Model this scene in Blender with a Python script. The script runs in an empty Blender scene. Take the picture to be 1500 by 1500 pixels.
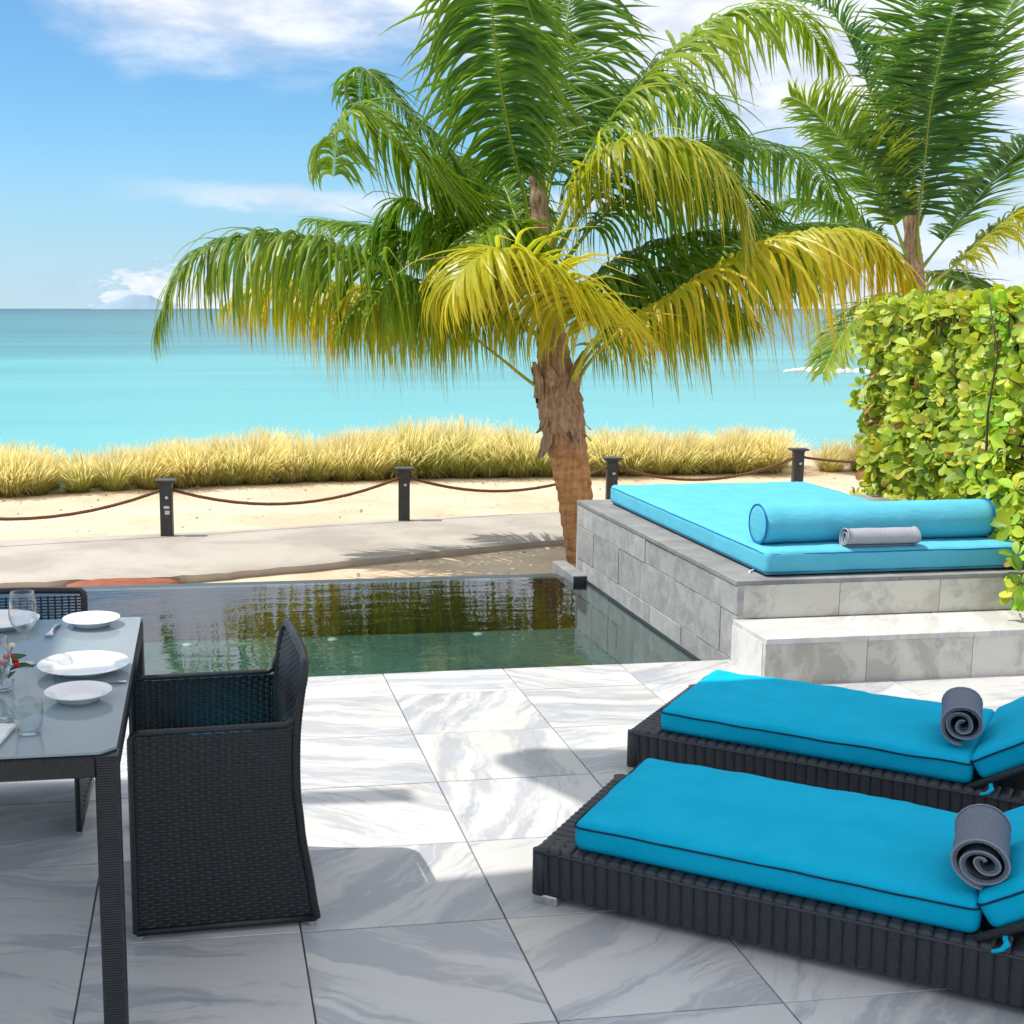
import bpy, bmesh, math, random
from mathutils import Vector, Matrix, noise
R = math.radians
random.seed(7)
scene = bpy.context.scene
COL = scene.collection

# ------------------------------------------------------------------ camera
F, X0, PITCH, YAW, HC = 1900.0, 575.0, math.atan(298 / 1900), R(8.35), 1.75
cam_d = bpy.data.cameras.new('camera')
cam_d.sensor_width = 36; cam_d.lens = F / 1500 * 36
cam_d.shift_x = (750 - X0) / 1500
cam_d.clip_start = 0.05; cam_d.clip_end = 60000
cam = bpy.data.objects.new('camera', cam_d); COL.objects.link(cam)
cam.location = (0, 0, HC); cam.rotation_euler = (R(90) - PITCH, 0, -YAW)
scene.camera = cam
_fw = Vector((math.sin(YAW) * math.cos(PITCH), math.cos(YAW) * math.cos(PITCH), -math.sin(PITCH)))
_rt = Vector((math.cos(YAW), -math.sin(YAW), 0)); _up = _rt.cross(_fw)
CP = Vector((0, 0, HC))
def at_y(px, py, y):
    """survey helper: the point of the world plane Y = y sighted at a photo pixel"""
    d = _fw * F + _rt * (px - X0) + _up * (750 - py)
    return CP + d * (y / d.y)
def at_z(px, py, z):
    d = _fw * F + _rt * (px - X0) + _up * (750 - py)
    return CP + d * ((z - HC) / d.z)
def to_px(p):
    v = Vector(p) - CP; q = v.dot(_fw)
    return X0 + F * v.dot(_rt) / q, 750 - F * v.dot(_up) / q

# ------------------------------------------------------------------ light
SUN_DIR = Vector((-.525, .0875, 1)).normalized()
sun_d = bpy.data.lights.new('sun', 'SUN'); sun_d.energy = 2.2; sun_d.angle = R(.45); sun_d.color = (1, .955, .88)
sun = bpy.data.objects.new('sun', sun_d); COL.objects.link(sun)
sun.location = SUN_DIR * 50
sun.rotation_euler = SUN_DIR.to_track_quat('Z', 'Y').to_euler()
world = bpy.data.worlds.new('World'); scene.world = world; world.use_nodes = True
scene.view_settings.view_transform = 'Standard'; scene.view_settings.look = 'None'
scene.view_settings.exposure = 1.1; scene.view_settings.gamma = 1; scene.view_settings.use_curve_mapping = False
scene.cycles.use_denoising = True
scene.cycles.max_bounces = 10; scene.cycles.transparent_max_bounces = 24
scene.cycles.caustics_reflective = False; scene.cycles.caustics_refractive = False

class NT:
    def __init__(s, tree): s.t = tree
    def n(s, typ, **kw):
        nd = s.t.nodes.new(typ)
        for k, v in kw.items():
            if k.startswith('i_'):
                key = k[2:]
                key = int(key) if key.isdigit() else key.replace('_', ' ')
                nd.inputs[key].default_value = v
            else: setattr(nd, k, v)
        return nd
    def l(s, a, b): s.t.links.new(a, b)
    def val(s, sock, v):
        if hasattr(v, 'is_output') or isinstance(v, bpy.types.NodeSocket): s.l(v, sock)
        else: sock.default_value = v
    def m(s, op, a, b=0.0, c=None, clamp=False):
        nd = s.t.nodes.new('ShaderNodeMath'); nd.operation = op; nd.use_clamp = clamp
        s.val(nd.inputs[0], a); s.val(nd.inputs[1], b)
        if c is not None: s.val(nd.inputs[2], c)
        return nd.outputs[0]
    def ss(s, x, lo, hi, a=0.0, b=1.0):
        nd = s.t.nodes.new('ShaderNodeMapRange'); nd.interpolation_type = 'SMOOTHSTEP'
        s.val(nd.inputs['Value'], x); s.val(nd.inputs['From Min'], lo); s.val(nd.inputs['From Max'], hi)
        nd.inputs['To Min'].default_value = a; nd.inputs['To Max'].default_value = b
        return nd.outputs[0]
    def mix(s, f, a, b, blend='MIX'):
        nd = s.t.nodes.new('ShaderNodeMix'); nd.data_type = 'RGBA'; nd.blend_type = blend
        s.val(nd.inputs[0], f)
        for sk, v in ((nd.inputs[6], a), (nd.inputs[7], b)):
            s.val(sk, v if isinstance(v, bpy.types.NodeSocket) else (*v, 1) if len(v) == 3 else v)
        return nd.outputs[2]
    def ramp(s, f, stops):
        nd = s.t.nodes.new('ShaderNodeValToRGB'); s.val(nd.inputs[0], f)
        e = nd.color_ramp.elements
        while len(e) < len(stops): e.new(.5)
        for el, (p, c) in zip(e, stops):
            el.position = p; el.color = (*c, 1) if len(c) == 3 else c
        return nd.outputs[0]
    def noise(s, vec, scale, detail=4, rough=.55, dist=0.0, out=0):
        nd = s.n('ShaderNodeTexNoise'); nd.inputs['Scale'].default_value = scale
        nd.inputs['Detail'].default_value = detail; nd.inputs['Roughness'].default_value = rough
        nd.inputs['Distortion'].default_value = dist
        if vec is not None: s.l(vec, nd.inputs['Vector'])
        return nd.outputs[out]
    def mapping(s, vec, loc=(0, 0, 0), rot=(0, 0, 0), sc=(1, 1, 1)):
        nd = s.n('ShaderNodeMapping'); s.l(vec, nd.inputs[0])
        nd.inputs[1].default_value = loc; nd.inputs[2].default_value = rot; nd.inputs[3].default_value = sc
        return nd.outputs[0]

def build_world():
    w = NT(world.node_tree); world.node_tree.nodes.clear()
    out = w.n('ShaderNodeOutputWorld'); bg = w.n('ShaderNodeBackground')
    sky = w.n('ShaderNodeTexSky'); sky.sky_type = 'NISHITA'; sky.sun_disc = False
    sky.sun_elevation = R(62); sky.sun_rotation = math.atan2(SUN_DIR.x, SUN_DIR.y)
    sky.air_density = 1.0; sky.dust_density = .0; sky.ozone_density = 2.2
    hs = w.n('ShaderNodeHueSaturation', i_Saturation=1.0, i_Value=1.0); w.l(w.mix(1.0, sky.outputs[0], (.25, .385, .46), 'MULTIPLY'), hs.inputs['Color'])
    tc = w.n('ShaderNodeTexCoord'); sp = w.n('ShaderNodeSeparateXYZ'); w.l(tc.outputs['Generated'], sp.inputs[0])
    az = w.m('ARCTAN2', sp.outputs[0], sp.outputs[1]); el = w.m('ARCSINE', sp.outputs[2])
    cb = w.n('ShaderNodeCombineXYZ'); w.l(az, cb.inputs[0]); w.l(w.m('MULTIPLY', el, 2.6), cb.inputs[1])
    v = cb.outputs[0]
    n1 = w.noise(v, 5.5, 7, .56, .3); n2 = w.noise(w.mapping(v, (3, 1, 0)), 16, 6, .6, .2)
    nn = w.m('ADD', w.m('MULTIPLY', n1, .7), w.m('MULTIPLY', n2, .3))
    # broad bank high on the sky, reaching lower to the right
    edge = w.ss(az, .12, .5, .178, .10)
    edge = w.m('ADD', edge, w.ss(az, -.15, -.04, .075, 0))
    bank = w.ss(w.m('ADD', w.m('SUBTRACT', el, edge), w.m('MULTIPLY', w.m('SUBTRACT', nn, .5), .17)), -.03, .055)
    bank = w.m('MULTIPLY', bank, w.ss(n1, .28, .52, .70, .97))
    # long thin streak
    st = w.m('SUBTRACT', el, w.ss(az, -.2, .2, .093, .076))
    st = w.m('ADD', st, w.m('MULTIPLY', w.m('SUBTRACT', n2, .5), .022))
    streak = w.m('MULTIPLY', w.ss(w.m('ABSOLUTE', st), .013, .002), w.ss(az, -.09, .06))
    streak = w.m('MULTIPLY', streak, .6)
    # small cumulus over the horizon
    cu_n = w.noise(w.mapping(v, (0, 0, 0), (0, 0, 0), (1, 1, 1)), 42, 6, .62, .3)
    dx = w.m('DIVIDE', w.m('SUBTRACT', az, -.02), .062); dy = w.m('DIVIDE', w.m('SUBTRACT', el, .013), .021)
    rr = w.m('SQRT', w.m('ADD', w.m('POWER', w.m('ABSOLUTE', dx), 2), w.m('POWER', w.m('ABSOLUTE', dy), 2)))
    cum = w.ss(w.m('ADD', rr, w.m('MULTIPLY', w.m('SUBTRACT', cu_n, .5), 2.6)), 1.0, .55)
    cum = w.m('MULTIPLY', cum, .95)
    # low right clouds and thin veil near the horizon
    lr = w.m('MULTIPLY', w.ss(w.m('ADD', el, w.m('MULTIPLY', w.m('SUBTRACT', nn, .5), .2)), .1, .04), w.ss(az, .3, .55, 0, .75))
    veil = w.ss(el, .07, -.005, 0, .12)
    d = w.m('MAXIMUM', w.m('MAXIMUM', bank, streak), w.m('MAXIMUM', cum, w.m('MAXIMUM', lr, veil)))
    ccol = w.mix(w.ss(n2, .35, .65), (2.45, 2.62, 3.0), (3.25, 3.36, 3.6))
    hz = w.mix(w.ss(el, .16, -.01, 0, .75), hs.outputs[0], (1.35, 2.0, 2.72)); c = w.mix(d, hz, ccol)
    w.l(c, bg.inputs[0]); bg.inputs[1].default_value = .15
    w.l(bg.outputs[0], out.inputs[0])
build_world()

# ------------------------------------------------------------------ helpers
def tag(o, label=None, cat=None, group=None, kind=None):
    for k, v in (('label', label), ('category', cat), ('group', group), ('kind', kind)):
        if v: o[k] = v
    return o
def empty(name, loc=(0, 0, 0), rz=0):
    o = bpy.data.objects.new(name, None); COL.objects.link(o); o.empty_display_size = .1
    o.location = loc; o.rotation_euler = (0, 0, rz); return o
class MB:
    def __init__(s): s.v = []; s.f = []; s.c = []; s.cur = None
    def add(s, vs, fs, col=None):
        b = len(s.v); s.v += [tuple(p) for p in vs]; s.f += [tuple(i + b for i in f) for f in fs]
        if col is not None: s.c += ([col] * len(vs) if not isinstance(col, list) else col)
        return b
    def box(s, lo, hi, bev=0.0, M=None):
        (x0, y0, z0), (x1, y1, z1) = lo, hi; b = bev
        vs = [(x0, y0, z0), (x1, y0, z0), (x1, y1, z0), (x0, y1, z0), (x0, y0, z1 - b), (x1, y0, z1 - b), (x1, y1, z1 - b), (x0, y1, z1 - b)]
        fs = [(3, 2, 1, 0), (0, 1, 5, 4), (1, 2, 6, 5), (2, 3, 7, 6), (3, 0, 4, 7)]
        if b:
            vs += [(x0 + b, y0 + b, z1), (x1 - b, y0 + b, z1), (x1 - b, y1 - b, z1), (x0 + b, y1 - b, z1)]
            fs += [(4, 5, 9, 8), (5, 6, 10, 9), (6, 7, 11, 10), (7, 4, 8, 11), (8, 9, 10, 11)]
        else: fs += [(4, 5, 6, 7)]
        if M: vs = [M @ Vector(p) for p in vs]
        s.add(vs, fs); return s
    def grid(s, fn, nu, nv, closed=False, cols=None):
        vs = [fn(i / nu, j / nv) for j in range(nv + 1) for i in range(nu + 1)]
        w = nu + 1
        fs = [(j * w + i, j * w + i + 1, (j + 1) * w + i + 1, (j + 1) * w + i) for j in range(nv) for i in range(nu)]
        s.add(vs, fs, cols); return s
    def tube(s, pts, r, n=8, caps=True, flat=1.0, up=None):
        pts = [Vector(p) for p in pts]; rs = r if isinstance(r, (list, tuple)) else [r] * len(pts)
        vs = []; N = None
        for i, p in enumerate(pts):
            T = (pts[min(i + 1, len(pts) - 1)] - pts[max(i - 1, 0)]).normalized()
            if N is None:
                a = Vector(up) if up else (Vector((0, 0, 1)) if abs(T.z) < .9 else Vector((1, 0, 0)))
                N = (a - T * a.dot(T)).normalized()
            else: N = (N - T * N.dot(T)).normalized()
            B = T.cross(N)
            for k in range(n):
                t = 2 * math.pi * k / n
                vs.append(p + (N * math.cos(t) * flat + B * math.sin(t)) * rs[i])
        fs = [(i * n + k, i * n + (k + 1) % n, (i + 1) * n + (k + 1) % n, (i + 1) * n + k) for i in range(len(pts) - 1) for k in range(n)]
        if caps: fs += [tuple(range(n - 1, -1, -1)), tuple(range((len(pts) - 1) * n, len(pts) * n))]
        s.add(vs, fs); return s
    def lathe(s, prof, n=32, c=(0, 0, 0)):
        vs = [(c[0] + r * math.cos(2 * math.pi * k / n), c[1] + r * math.sin(2 * math.pi * k / n), c[2] + z) for r, z in prof for k in range(n)]
        fs = [(i * n + k, i * n + (k + 1) % n, (i + 1) * n + (k + 1) % n, (i + 1) * n + k) for i in range(len(prof) - 1) for k in range(n)]
        s.add(vs, fs); return s
    def prism(s, poly, z0, z1):
        n = len(poly)
        vs = [(x, y, z0) for x, y in poly] + [(x, y, z1) for x, y in poly]
        s.add(vs, [tuple(range(n - 1, -1, -1)), tuple(range(n, 2 * n))] + [(i, (i + 1) % n, n + (i + 1) % n, n + i) for i in range(n)]); return s
    def mesh(s, name, mat, smooth=False):
        me = bpy.data.meshes.new(name); me.from_pydata(s.v, [], s.f)
        if s.c:
            ca = me.color_attributes.new('tint', 'FLOAT_COLOR', 'POINT')
            ca.data.foreach_set('color', [x for c in s.c for x in (c[0], c[1], c[2], 1)])
        if mat: me.materials.append(mat)
        if smooth: me.polygons.foreach_set('use_smooth', [True] * len(me.polygons))
        me.update(); return me
    def build(s, name, mat, parent=None, smooth=False, loc=None, rz=0):
        return put(name, s.mesh(name, mat, smooth), parent, loc, rz)
def put(name, me, parent=None, loc=None, rz=0):
    o = bpy.data.objects.new(name, me); COL.objects.link(o)
    if parent: o.parent = parent
    if loc is not None: o.location = loc
    if rz: o.rotation_euler = (0, 0, rz)
    return o
def wrapped(mb, pts, r, pitch=.0058, n=8):
    """tube bound with strands: every second ring stands proud"""
    P = [Vector(p) for p in pts]; out = [P[0]]; acc = 0
    for a, b in zip(P, P[1:]):
        L = (b - a).length; d = pitch - acc
        while d <= L: out.append(a.lerp(b, d / L)); d += pitch
        acc = L - (d - pitch)
    mb.tube(out, [r * (1.05 if i % 2 else .955) for i in range(len(out))], n); return mb
def crom(pts, n):
    P = [Vector(p) for p in pts]; P = [P[0] * 2 - P[1]] + P + [P[-1] * 2 - P[-2]]
    m = len(P) - 3; out = []
    for k in range(n + 1):
        t = k / n * m; i = min(int(t), m - 1); t -= i
        a, b, c, d = P[i:i + 4]
        out.append(.5 * ((2 * b) + (c - a) * t + (2 * a - 5 * b + 4 * c - d) * t * t + (3 * b - a - 3 * c + d) * t ** 3))
    return out
def lerp(a, b, t): return a + (b - a) * t
def cmix(a, b, t): return tuple(lerp(x, y, t) for x, y in zip(a, b))

# ------------------------------------------------------------------ materials
def mat(name, fn):
    m = bpy.data.materials.new(name); m.use_nodes = True; t = m.node_tree; t.nodes.clear()
    w = NT(t); out = w.n('ShaderNodeOutputMaterial'); sh = fn(w); w.l(sh, out.inputs[0]); return m
def pbsdf(w, col, rough=.5, spec=.5, metal=0.0, normal=None, **kw):
    b = w.n('ShaderNodeBsdfPrincipled')
    w.val(b.inputs['Base Color'], col if isinstance(col, bpy.types.NodeSocket) else (*col, 1))
    w.val(b.inputs['Roughness'], rough); b.inputs['Specular IOR Level'].default_value = spec; b.inputs['Metallic'].default_value = metal
    if normal is not None: w.l(normal, b.inputs['Normal'])
    for k, v in kw.items(): w.val(b.inputs[k.replace('_', ' ')], v)
    return b.outputs[0]
def bump(w, h, strength=.3, dist=.01):
    b = w.n('ShaderNodeBump'); b.inputs['Strength'].default_value = strength; b.inputs['Distance'].default_value = dist
    w.l(h, b.inputs['Height']); return b.outputs[0]
def objvec(w, rnd=True):
    tc = w.n('ShaderNodeTexCoord'); v = tc.outputs['Object']
    if not rnd: return v, None
    oi = w.n('ShaderNodeObjectInfo'); r = oi.outputs['Random']
    cb = w.n('ShaderNodeCombineXYZ'); w.l(w.m('MULTIPLY', r, 37.0), cb.inputs[0]); w.l(w.m('MULTIPLY', r, 91.7), cb.inputs[1]); w.l(w.m('MULTIPLY', r, 13.3), cb.inputs[2])
    ad = w.n('ShaderNodeVectorMath', operation='ADD'); w.l(v, ad.inputs[0]); w.l(cb.outputs[0], ad.inputs[1])
    return ad.outputs[0], r

def marble(c0, c1, vein, rough=.38, warm=0.0, vs=1.0):
    def fn(w):
        v, r = objvec(w)
        # each slab is cut with the bedding at its own angle
        vr = w.n('ShaderNodeVectorRotate', rotation_type='Z_AXIS'); w.l(v, vr.inputs['Vector']); w.l(w.m('MULTIPLY_ADD', r, 2.3, .1), vr.inputs['Angle'])
        u = vr.outputs[0]
        wz = w.noise(u, 2.2 * vs, 4, .6, 0, 1)
        wm = w.n('ShaderNodeMix', data_type='VECTOR'); wm.inputs[0].default_value = .16; w.l(u, wm.inputs[4]); w.l(wz, wm.inputs[5])
        band = w.noise(w.mapping(wm.outputs[1], sc=(10 * vs, .9 * vs, 2)), 1.0, 7, .62, .3)
        cl = w.noise(u, 1.7 * vs, 5, .6, .6)
        base = w.mix(w.ss(w.m('ADD', w.m('MULTIPLY', band, .8), w.m('MULTIPLY', cl, .2)), .45, .54), c0, c1)
        fine = w.noise(w.mapping(wm.outputs[1], (5, 3, 1), sc=(8 * vs, 1.0 * vs, 2)), 1.2, 6, .58, .45)
        vn = w.m('SUBTRACT', 1.0, w.ss(w.m('ABSOLUTE', w.m('SUBTRACT', fine, .5)), 0.0, .035))
        vn = w.m('MULTIPLY', vn, w.ss(w.noise(u, 2.6, 3), .46, .7, 0, .5))
        base = w.mix(vn, base, vein)
        lt = w.m('SUBTRACT', 1.0, w.ss(w.m('ABSOLUTE', w.m('SUBTRACT', w.noise(w.mapping(wm.outputs[1], (9, 1, 4), sc=(6 * vs, .9 * vs, 2)), 1.1, 6, .6, .5), .52)), 0.0, .03))
        base = w.mix(w.m('MULTIPLY', lt, .55), base, c1)
        spk = w.ss(w.noise(u, 70, 3, .6), .66, .78, 0, .12); base = w.mix(spk, base, (.25, .24, .23))
        base = w.mix(w.ss(w.noise(u, 1.1, 3, .5, .8), .5, .78, 0, warm), base, (.62, .50, .36))
        tone = w.m('MULTIPLY_ADD', w.m('FRACT', w.m('MULTIPLY', r, 7.13)), .16, .90)
        mt = w.n('ShaderNodeVectorMath', operation='SCALE'); w.l(base, mt.inputs[0]); w.l(tone, mt.inputs['Scale'])
        rg = w.ss(w.noise(u, 6, 4), .3, .7, rough - .08, rough + .14)
        return pbsdf(w, mt.outputs[0], rg, .4, normal=bump(w, w.noise(u, 26, 5, .6), .06, .004))
    return fn
def stone(c0, c1, streak=True, rough=.75):
    def fn(w):
        v, r = objvec(w)
        s1 = w.noise(w.mapping(v, sc=(6, 6, 1.1)), 1.8, 6, .65, .3); s2 = w.noise(v, 5, 6, .65)
        c = w.mix(w.ss(w.m('ADD', w.m('MULTIPLY', s1, .6 if streak else .1), w.m('MULTIPLY', s2, .4 if streak else .9)), .34 if streak else .35, .66), c0, c1)
        c = w.mix(w.ss(s2, .6, .75, 0, .3), c, (.42, .34, .24))
        t = w.m('MULTIPLY_ADD', r, .22, .88)
        mt = w.n('ShaderNodeVectorMath', operation='SCALE'); w.l(c, mt.inputs[0]); w.l(t, mt.inputs['Scale'])
        return pbsdf(w, mt.outputs[0], rough, .3, normal=bump(w, w.noise(v, 40, 6, .7), .35, .006))
    return fn
def plain(c, rough=.5, spec=.5, metal=0.0, nscale=30, namt=.12, bs=.05, rv=0.0, **kw):
    def fn(w):
        v, r = objvec(w)
        n = w.noise(v, nscale, 4, .6)
        col = w.mix(w.ss(n, .3, .7), tuple(x * (1 - namt) for x in c), tuple(min(1, x * (1 + namt)) for x in c))
        return pbsdf(w, col, rough, spec, metal, normal=bump(w, n, bs, .003), **kw)
    return fn
def fabric(c):
    def fn(w):
        v, r = objvec(w)
        cl = w.noise(v, 6, 4, .6)
        col = w.mix(w.ss(cl, .3, .7), tuple(x * .95 for x in c), tuple(min(1, x * 1.03 + .004) for x in c))
        wr = w.m('ADD', w.noise(w.mapping(v, sc=(3, 9, 3)), 2.5, 4, .55, .4), w.m('MULTIPLY', w.noise(w.mapping(v, sc=(22, 3, 5)), 1.6, 3, .5, .8), .45))
        weave = w.noise(v, 700, 1)
        h = w.m('ADD', w.m('MULTIPLY', wr, 1.0), w.m('MULTIPLY', weave, .05))
        return pbsdf(w, col, .85, .12, normal=bump(w, h, .28, .02))
    return fn
def leafmat(trans=.35, rough=.42, spec=.4, spots=True):
    def fn(w):
        a = w.n('ShaderNodeAttribute', attribute_name='tint'); c = a.outputs['Color']
        tr = w.n('ShaderNodeBsdfTranslucent'); c2 = w.mix(1.0, c, (1.5, 1.5, .9), 'MULTIPLY'); w.l(c2, tr.inputs[0])
        p = pbsdf(w, c, rough, spec)
        mx = w.n('ShaderNodeMixShader'); mx.inputs[0].default_value = trans; w.l(p, mx.inputs[1]); w.l(tr.outputs[0], mx.inputs[2])
        return mx.outputs[0]
    return fn
def hedgemat(w):
    oi = w.n('ShaderNodeObjectInfo'); a = w.n('ShaderNodeAttribute', attribute_name='tint')
    h = w.mix(1.0, a.outputs['Color'], (1.0, 1.0, 1.0), 'MULTIPLY')
    hv = w.n('ShaderNodeHueSaturation'); w.l(h, hv.inputs['Color'])
    w.l(w.m('MULTIPLY_ADD', oi.outputs['Random'], .05, .475), hv.inputs['Hue']); w.l(w.m('MULTIPLY_ADD', oi.outputs['Random'], .4, .8), hv.inputs['Value'])
    tr = w.n('ShaderNodeBsdfTranslucent'); w.l(w.mix(1.0, hv.outputs[0], (1.5, 1.5, .8), 'MULTIPLY'), tr.inputs[0])
    p = pbsdf(w, hv.outputs[0], .42, .35)
    mx = w.n('ShaderNodeMixShader'); mx.inputs[0].default_value = .33; w.l(p, mx.inputs[1]); w.l(tr.outputs[0], mx.inputs[2])
    return mx.outputs[0]
def sandfn(w):
    g = w.n('ShaderNodeNewGeometry'); v = g.outputs['Position']
    n1 = w.noise(v, .7, 5, .6); n2 = w.noise(v, 7, 6, .65); n3 = w.noise(v, 160, 2)
    c = w.mix(w.ss(n1, .35, .65), (.58, .45, .315), (.69, .555, .41)); c = w.mix(w.ss(n2, .55, .75, 0, .4), c, (.52, .38, .25))
    c = w.mix(w.ss(n3, .6, .75, 0, .25), c, (.3, .22, .15))
    vo = w.n('ShaderNodeTexVoronoi'); vo.inputs['Scale'].default_value = 2.3; w.l(v, vo.inputs['Vector'])
    h = w.m('ADD', w.m('MULTIPLY', n2, 1.0), w.m('MULTIPLY', w.noise(v, 2.2, 3), 1.5)); h = w.m('ADD', h, w.ss(vo.outputs['Distance'], .05, .22, 0, 1.1))
    return pbsdf(w, c, .9, .15, normal=bump(w, h, .55, .06))
def pathfn(w):
    g = w.n('ShaderNodeNewGeometry'); v = g.outputs['Position']
    n1 = w.noise(v, .9, 6, .6, .5); n2 = w.noise(v, 12, 6, .65)
    c = w.mix(w.ss(n1, .35, .65), (.36, .32, .28), (.46, .42, .37)); c = w.mix(w.ss(n2, .55, .8, 0, .45), c, (.5, .41, .30))
    return pbsdf(w, c, .85, .2, normal=bump(w, n2, .3, .015))
def seafn(w):
    g = w.n('ShaderNodeNewGeometry'); v = g.outputs['Position']; s = w.n('ShaderNodeSeparateXYZ'); w.l(v, s.inputs[0])
    d = w.m('SQRT', w.m('ADD', w.m('POWER', w.m('ABSOLUTE', s.outputs[0]), 2), w.m('POWER', w.m('ABSOLUTE', s.outputs[1]), 2)))
    lg = w.m('DIVIDE', w.m('SUBTRACT', w.m('LOGARITHM', w.m('MAXIMUM', d, 10), 10), 1.3), 2.2)
    st = w.noise(w.mapping(v, sc=(.006, .035, 1)), 1.0, 5, .55, .6)
    st2 = w.noise(w.mapping(v, sc=(.0016, .008, 1)), 1.0, 4, .5, .4)
    f = w.m('ADD', lg, w.m('MULTIPLY', w.m('SUBTRACT', st, .5), .6)); f = w.m('ADD', f, w.m('MULTIPLY', w.m('SUBTRACT', st2, .5), .25))
    c = w.ramp(f, [(0.0, (.155, .44, .445)), (.2, (.12, .40, .41)), (.36, (.065, .275, .30)), (.5, (.05, .20, .225)), (.8, (.035, .155, .18)), (1, (.02, .10, .145))])
    rp = w.m('ADD', w.noise(w.mapping(v, sc=(.8, 2.2, 1)), 1.0, 5, .6), w.m('MULTIPLY', w.noise(w.mapping(v, sc=(.1, .3, 1)), 1.0, 3), 2))
    return pbsdf(w, c, .35, .22, normal=bump(w, rp, .4, .16))
def waterfn(w):
    g = w.n('ShaderNodeNewGeometry'); v = g.outputs['Position']
    h = w.m('ADD', w.noise(w.mapping(v, sc=(2.2, 5.5, 1)), 1.0, 3, .5, .4), w.m('MULTIPLY', w.noise(w.mapping(v, sc=(9, 17, 1)), 1.0, 2, .5), .22))
    nb = bump(w, h, .10, .03)
    fr = w.n('ShaderNodeFresnel', i_IOR=1.45); w.l(nb, fr.inputs['Normal'])
    gl = w.n('ShaderNodeBsdfGlossy'); gl.inputs['Roughness'].default_value = .015; w.l(nb, gl.inputs['Normal'])
    tr = w.n('ShaderNodeBsdfTransparent'); tr.inputs[0].default_value = (.68, .84, .84, 1)
    mx = w.n('ShaderNodeMixShader'); w.l(w.m('MULTIPLY', fr.outputs[0], 1.25, clamp=True), mx.inputs[0]); w.l(tr.outputs[0], mx.inputs[1]); w.l(gl.outputs[0], mx.inputs[2])
    return mx.outputs[0]
def mosaicfn(w):
    g = w.n('ShaderNodeNewGeometry'); v = g.outputs['Position']
    b = w.n('ShaderNodeTexBrick'); b.offset = 0; b.inputs['Scale'].default_value = 1; b.inputs['Brick Width'].default_value = .03; b.inputs['Row Height'].default_value = .03
    b.inputs['Mortar Size'].default_value = .0022; b.inputs['Color1'].default_value = (.035, .08, .075, 1); b.inputs['Color2'].default_value = (.09, .17, .15, 1); b.inputs['Mortar'].default_value = (.05, .08, .07, 1)
    w.l(v, b.inputs['Vector'])
    c = w.mix(w.ss(w.noise(v, 1.4, 4), .35, .7, 0, .5), b.outputs[0], (.12, .21, .17))
    return pbsdf(w, c, .4, .4)
def barkfn(w):
    tc = w.n('ShaderNodeTexCoord'); v = tc.outputs['Object']
    n1 = w.noise(w.mapping(v, sc=(3, 3, 9)), 1.5, 6, .65, .5); n2 = w.noise(w.mapping(v, sc=(14, 14, 1.6)), 1.6, 5, .6)
    c = w.ramp(w.m('ADD', w.m('MULTIPLY', n1, .6), w.m('MULTIPLY', n2, .4)), [(.3, (.13, .055, .022)), (.44, (.38, .18, .07)), (.56, (.55, .29, .125)), (.72, (.68, .47, .27))])
    sz = w.n('ShaderNodeSeparateXYZ'); w.l(v, sz.inputs[0])
    c = w.mix(w.ss(w.m('ADD', sz.outputs[2], w.m('MULTIPLY', n1, .6)), .2, .8, .04, .7), c, w.ramp(n2, [(.35, (.16, .11, .08)), (.65, (.42, .32, .24))]))
    return pbsdf(w, c, .8, .2, normal=bump(w, w.m('ADD', n1, n2), .5, .02))
def fibrefn(w):
    tc = w.n('ShaderNodeTexCoord'); v = tc.outputs['Object']
    n = w.noise(w.mapping(v, sc=(16, 16, 2.5)), 1.6, 5, .65, .6)
    c = w.ramp(n, [(.3, (.14, .08, .05)), (.5, (.34, .22, .14)), (.7, (.55, .40, .28))])
    return pbsdf(w, c, .85, .2, normal=bump(w, n, .5, .02))
def glassfn(w):
    lw = w.n('ShaderNodeLayerWeight', i_Blend=.5); fa = w.m('MULTIPLY_ADD', w.m('POWER', lw.outputs['Facing'], 2.4), .95, .05)
    gl = w.n('ShaderNodeBsdfGlossy'); gl.inputs['Roughness'].default_value = .0
    tr = w.n('ShaderNodeBsdfTransparent'); tr.inputs[0].default_value = (.96, .975, .98, 1)
    mx = w.n('ShaderNodeMixShader'); w.l(fa, mx.inputs[0]); w.l(tr.outputs[0], mx.inputs[1]); w.l(gl.outputs[0], mx.inputs[2]); return mx.outputs[0]
M = {}
M['tile'] = mat('marble_paving', marble((.40, .41, .435), (.575, .57, .555), (.27, .285, .315), .36, .30))
M['slab'] = mat('marble_white', marble((.52, .505, .475), (.64, .62, .59), (.38, .37, .35), .45, .25))
M['riser'] = mat('marble_riser', marble((.43, .405, .355), (.62, .59, .525), (.27, .26, .25), .42, .35))
M['grout'] = mat('grout', plain((.30, .255, .21), .9, .1))
M['wallstone'] = mat('grey_lava_stone', stone((.27, .265, .26), (.42, .41, .395)))
M['coping'] = mat('grey_coping', stone((.21, .208, .20), (.30, .295, .285), False))
M['mortar'] = mat('pale_mortar', plain((.55, .53, .5), .9, .1))
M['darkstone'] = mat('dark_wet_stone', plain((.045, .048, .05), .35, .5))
M['mosaic'] = mat('pool_mosaic', mosaicfn)
M['water'] = mat('pool_water', waterfn)
M['sand'] = mat('sand', sandfn); M['path'] = mat('path_concrete', pathfn); M['sea'] = mat('sea', seafn)
M['foam'] = mat('foam', plain((.85, .86, .87), .8, .2))
M['teal'] = mat('teal_canvas', fabric((.0, .42, .64)))
M['teal2'] = mat('turquoise_canvas', fabric((.11, .47, .61)))
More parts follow.
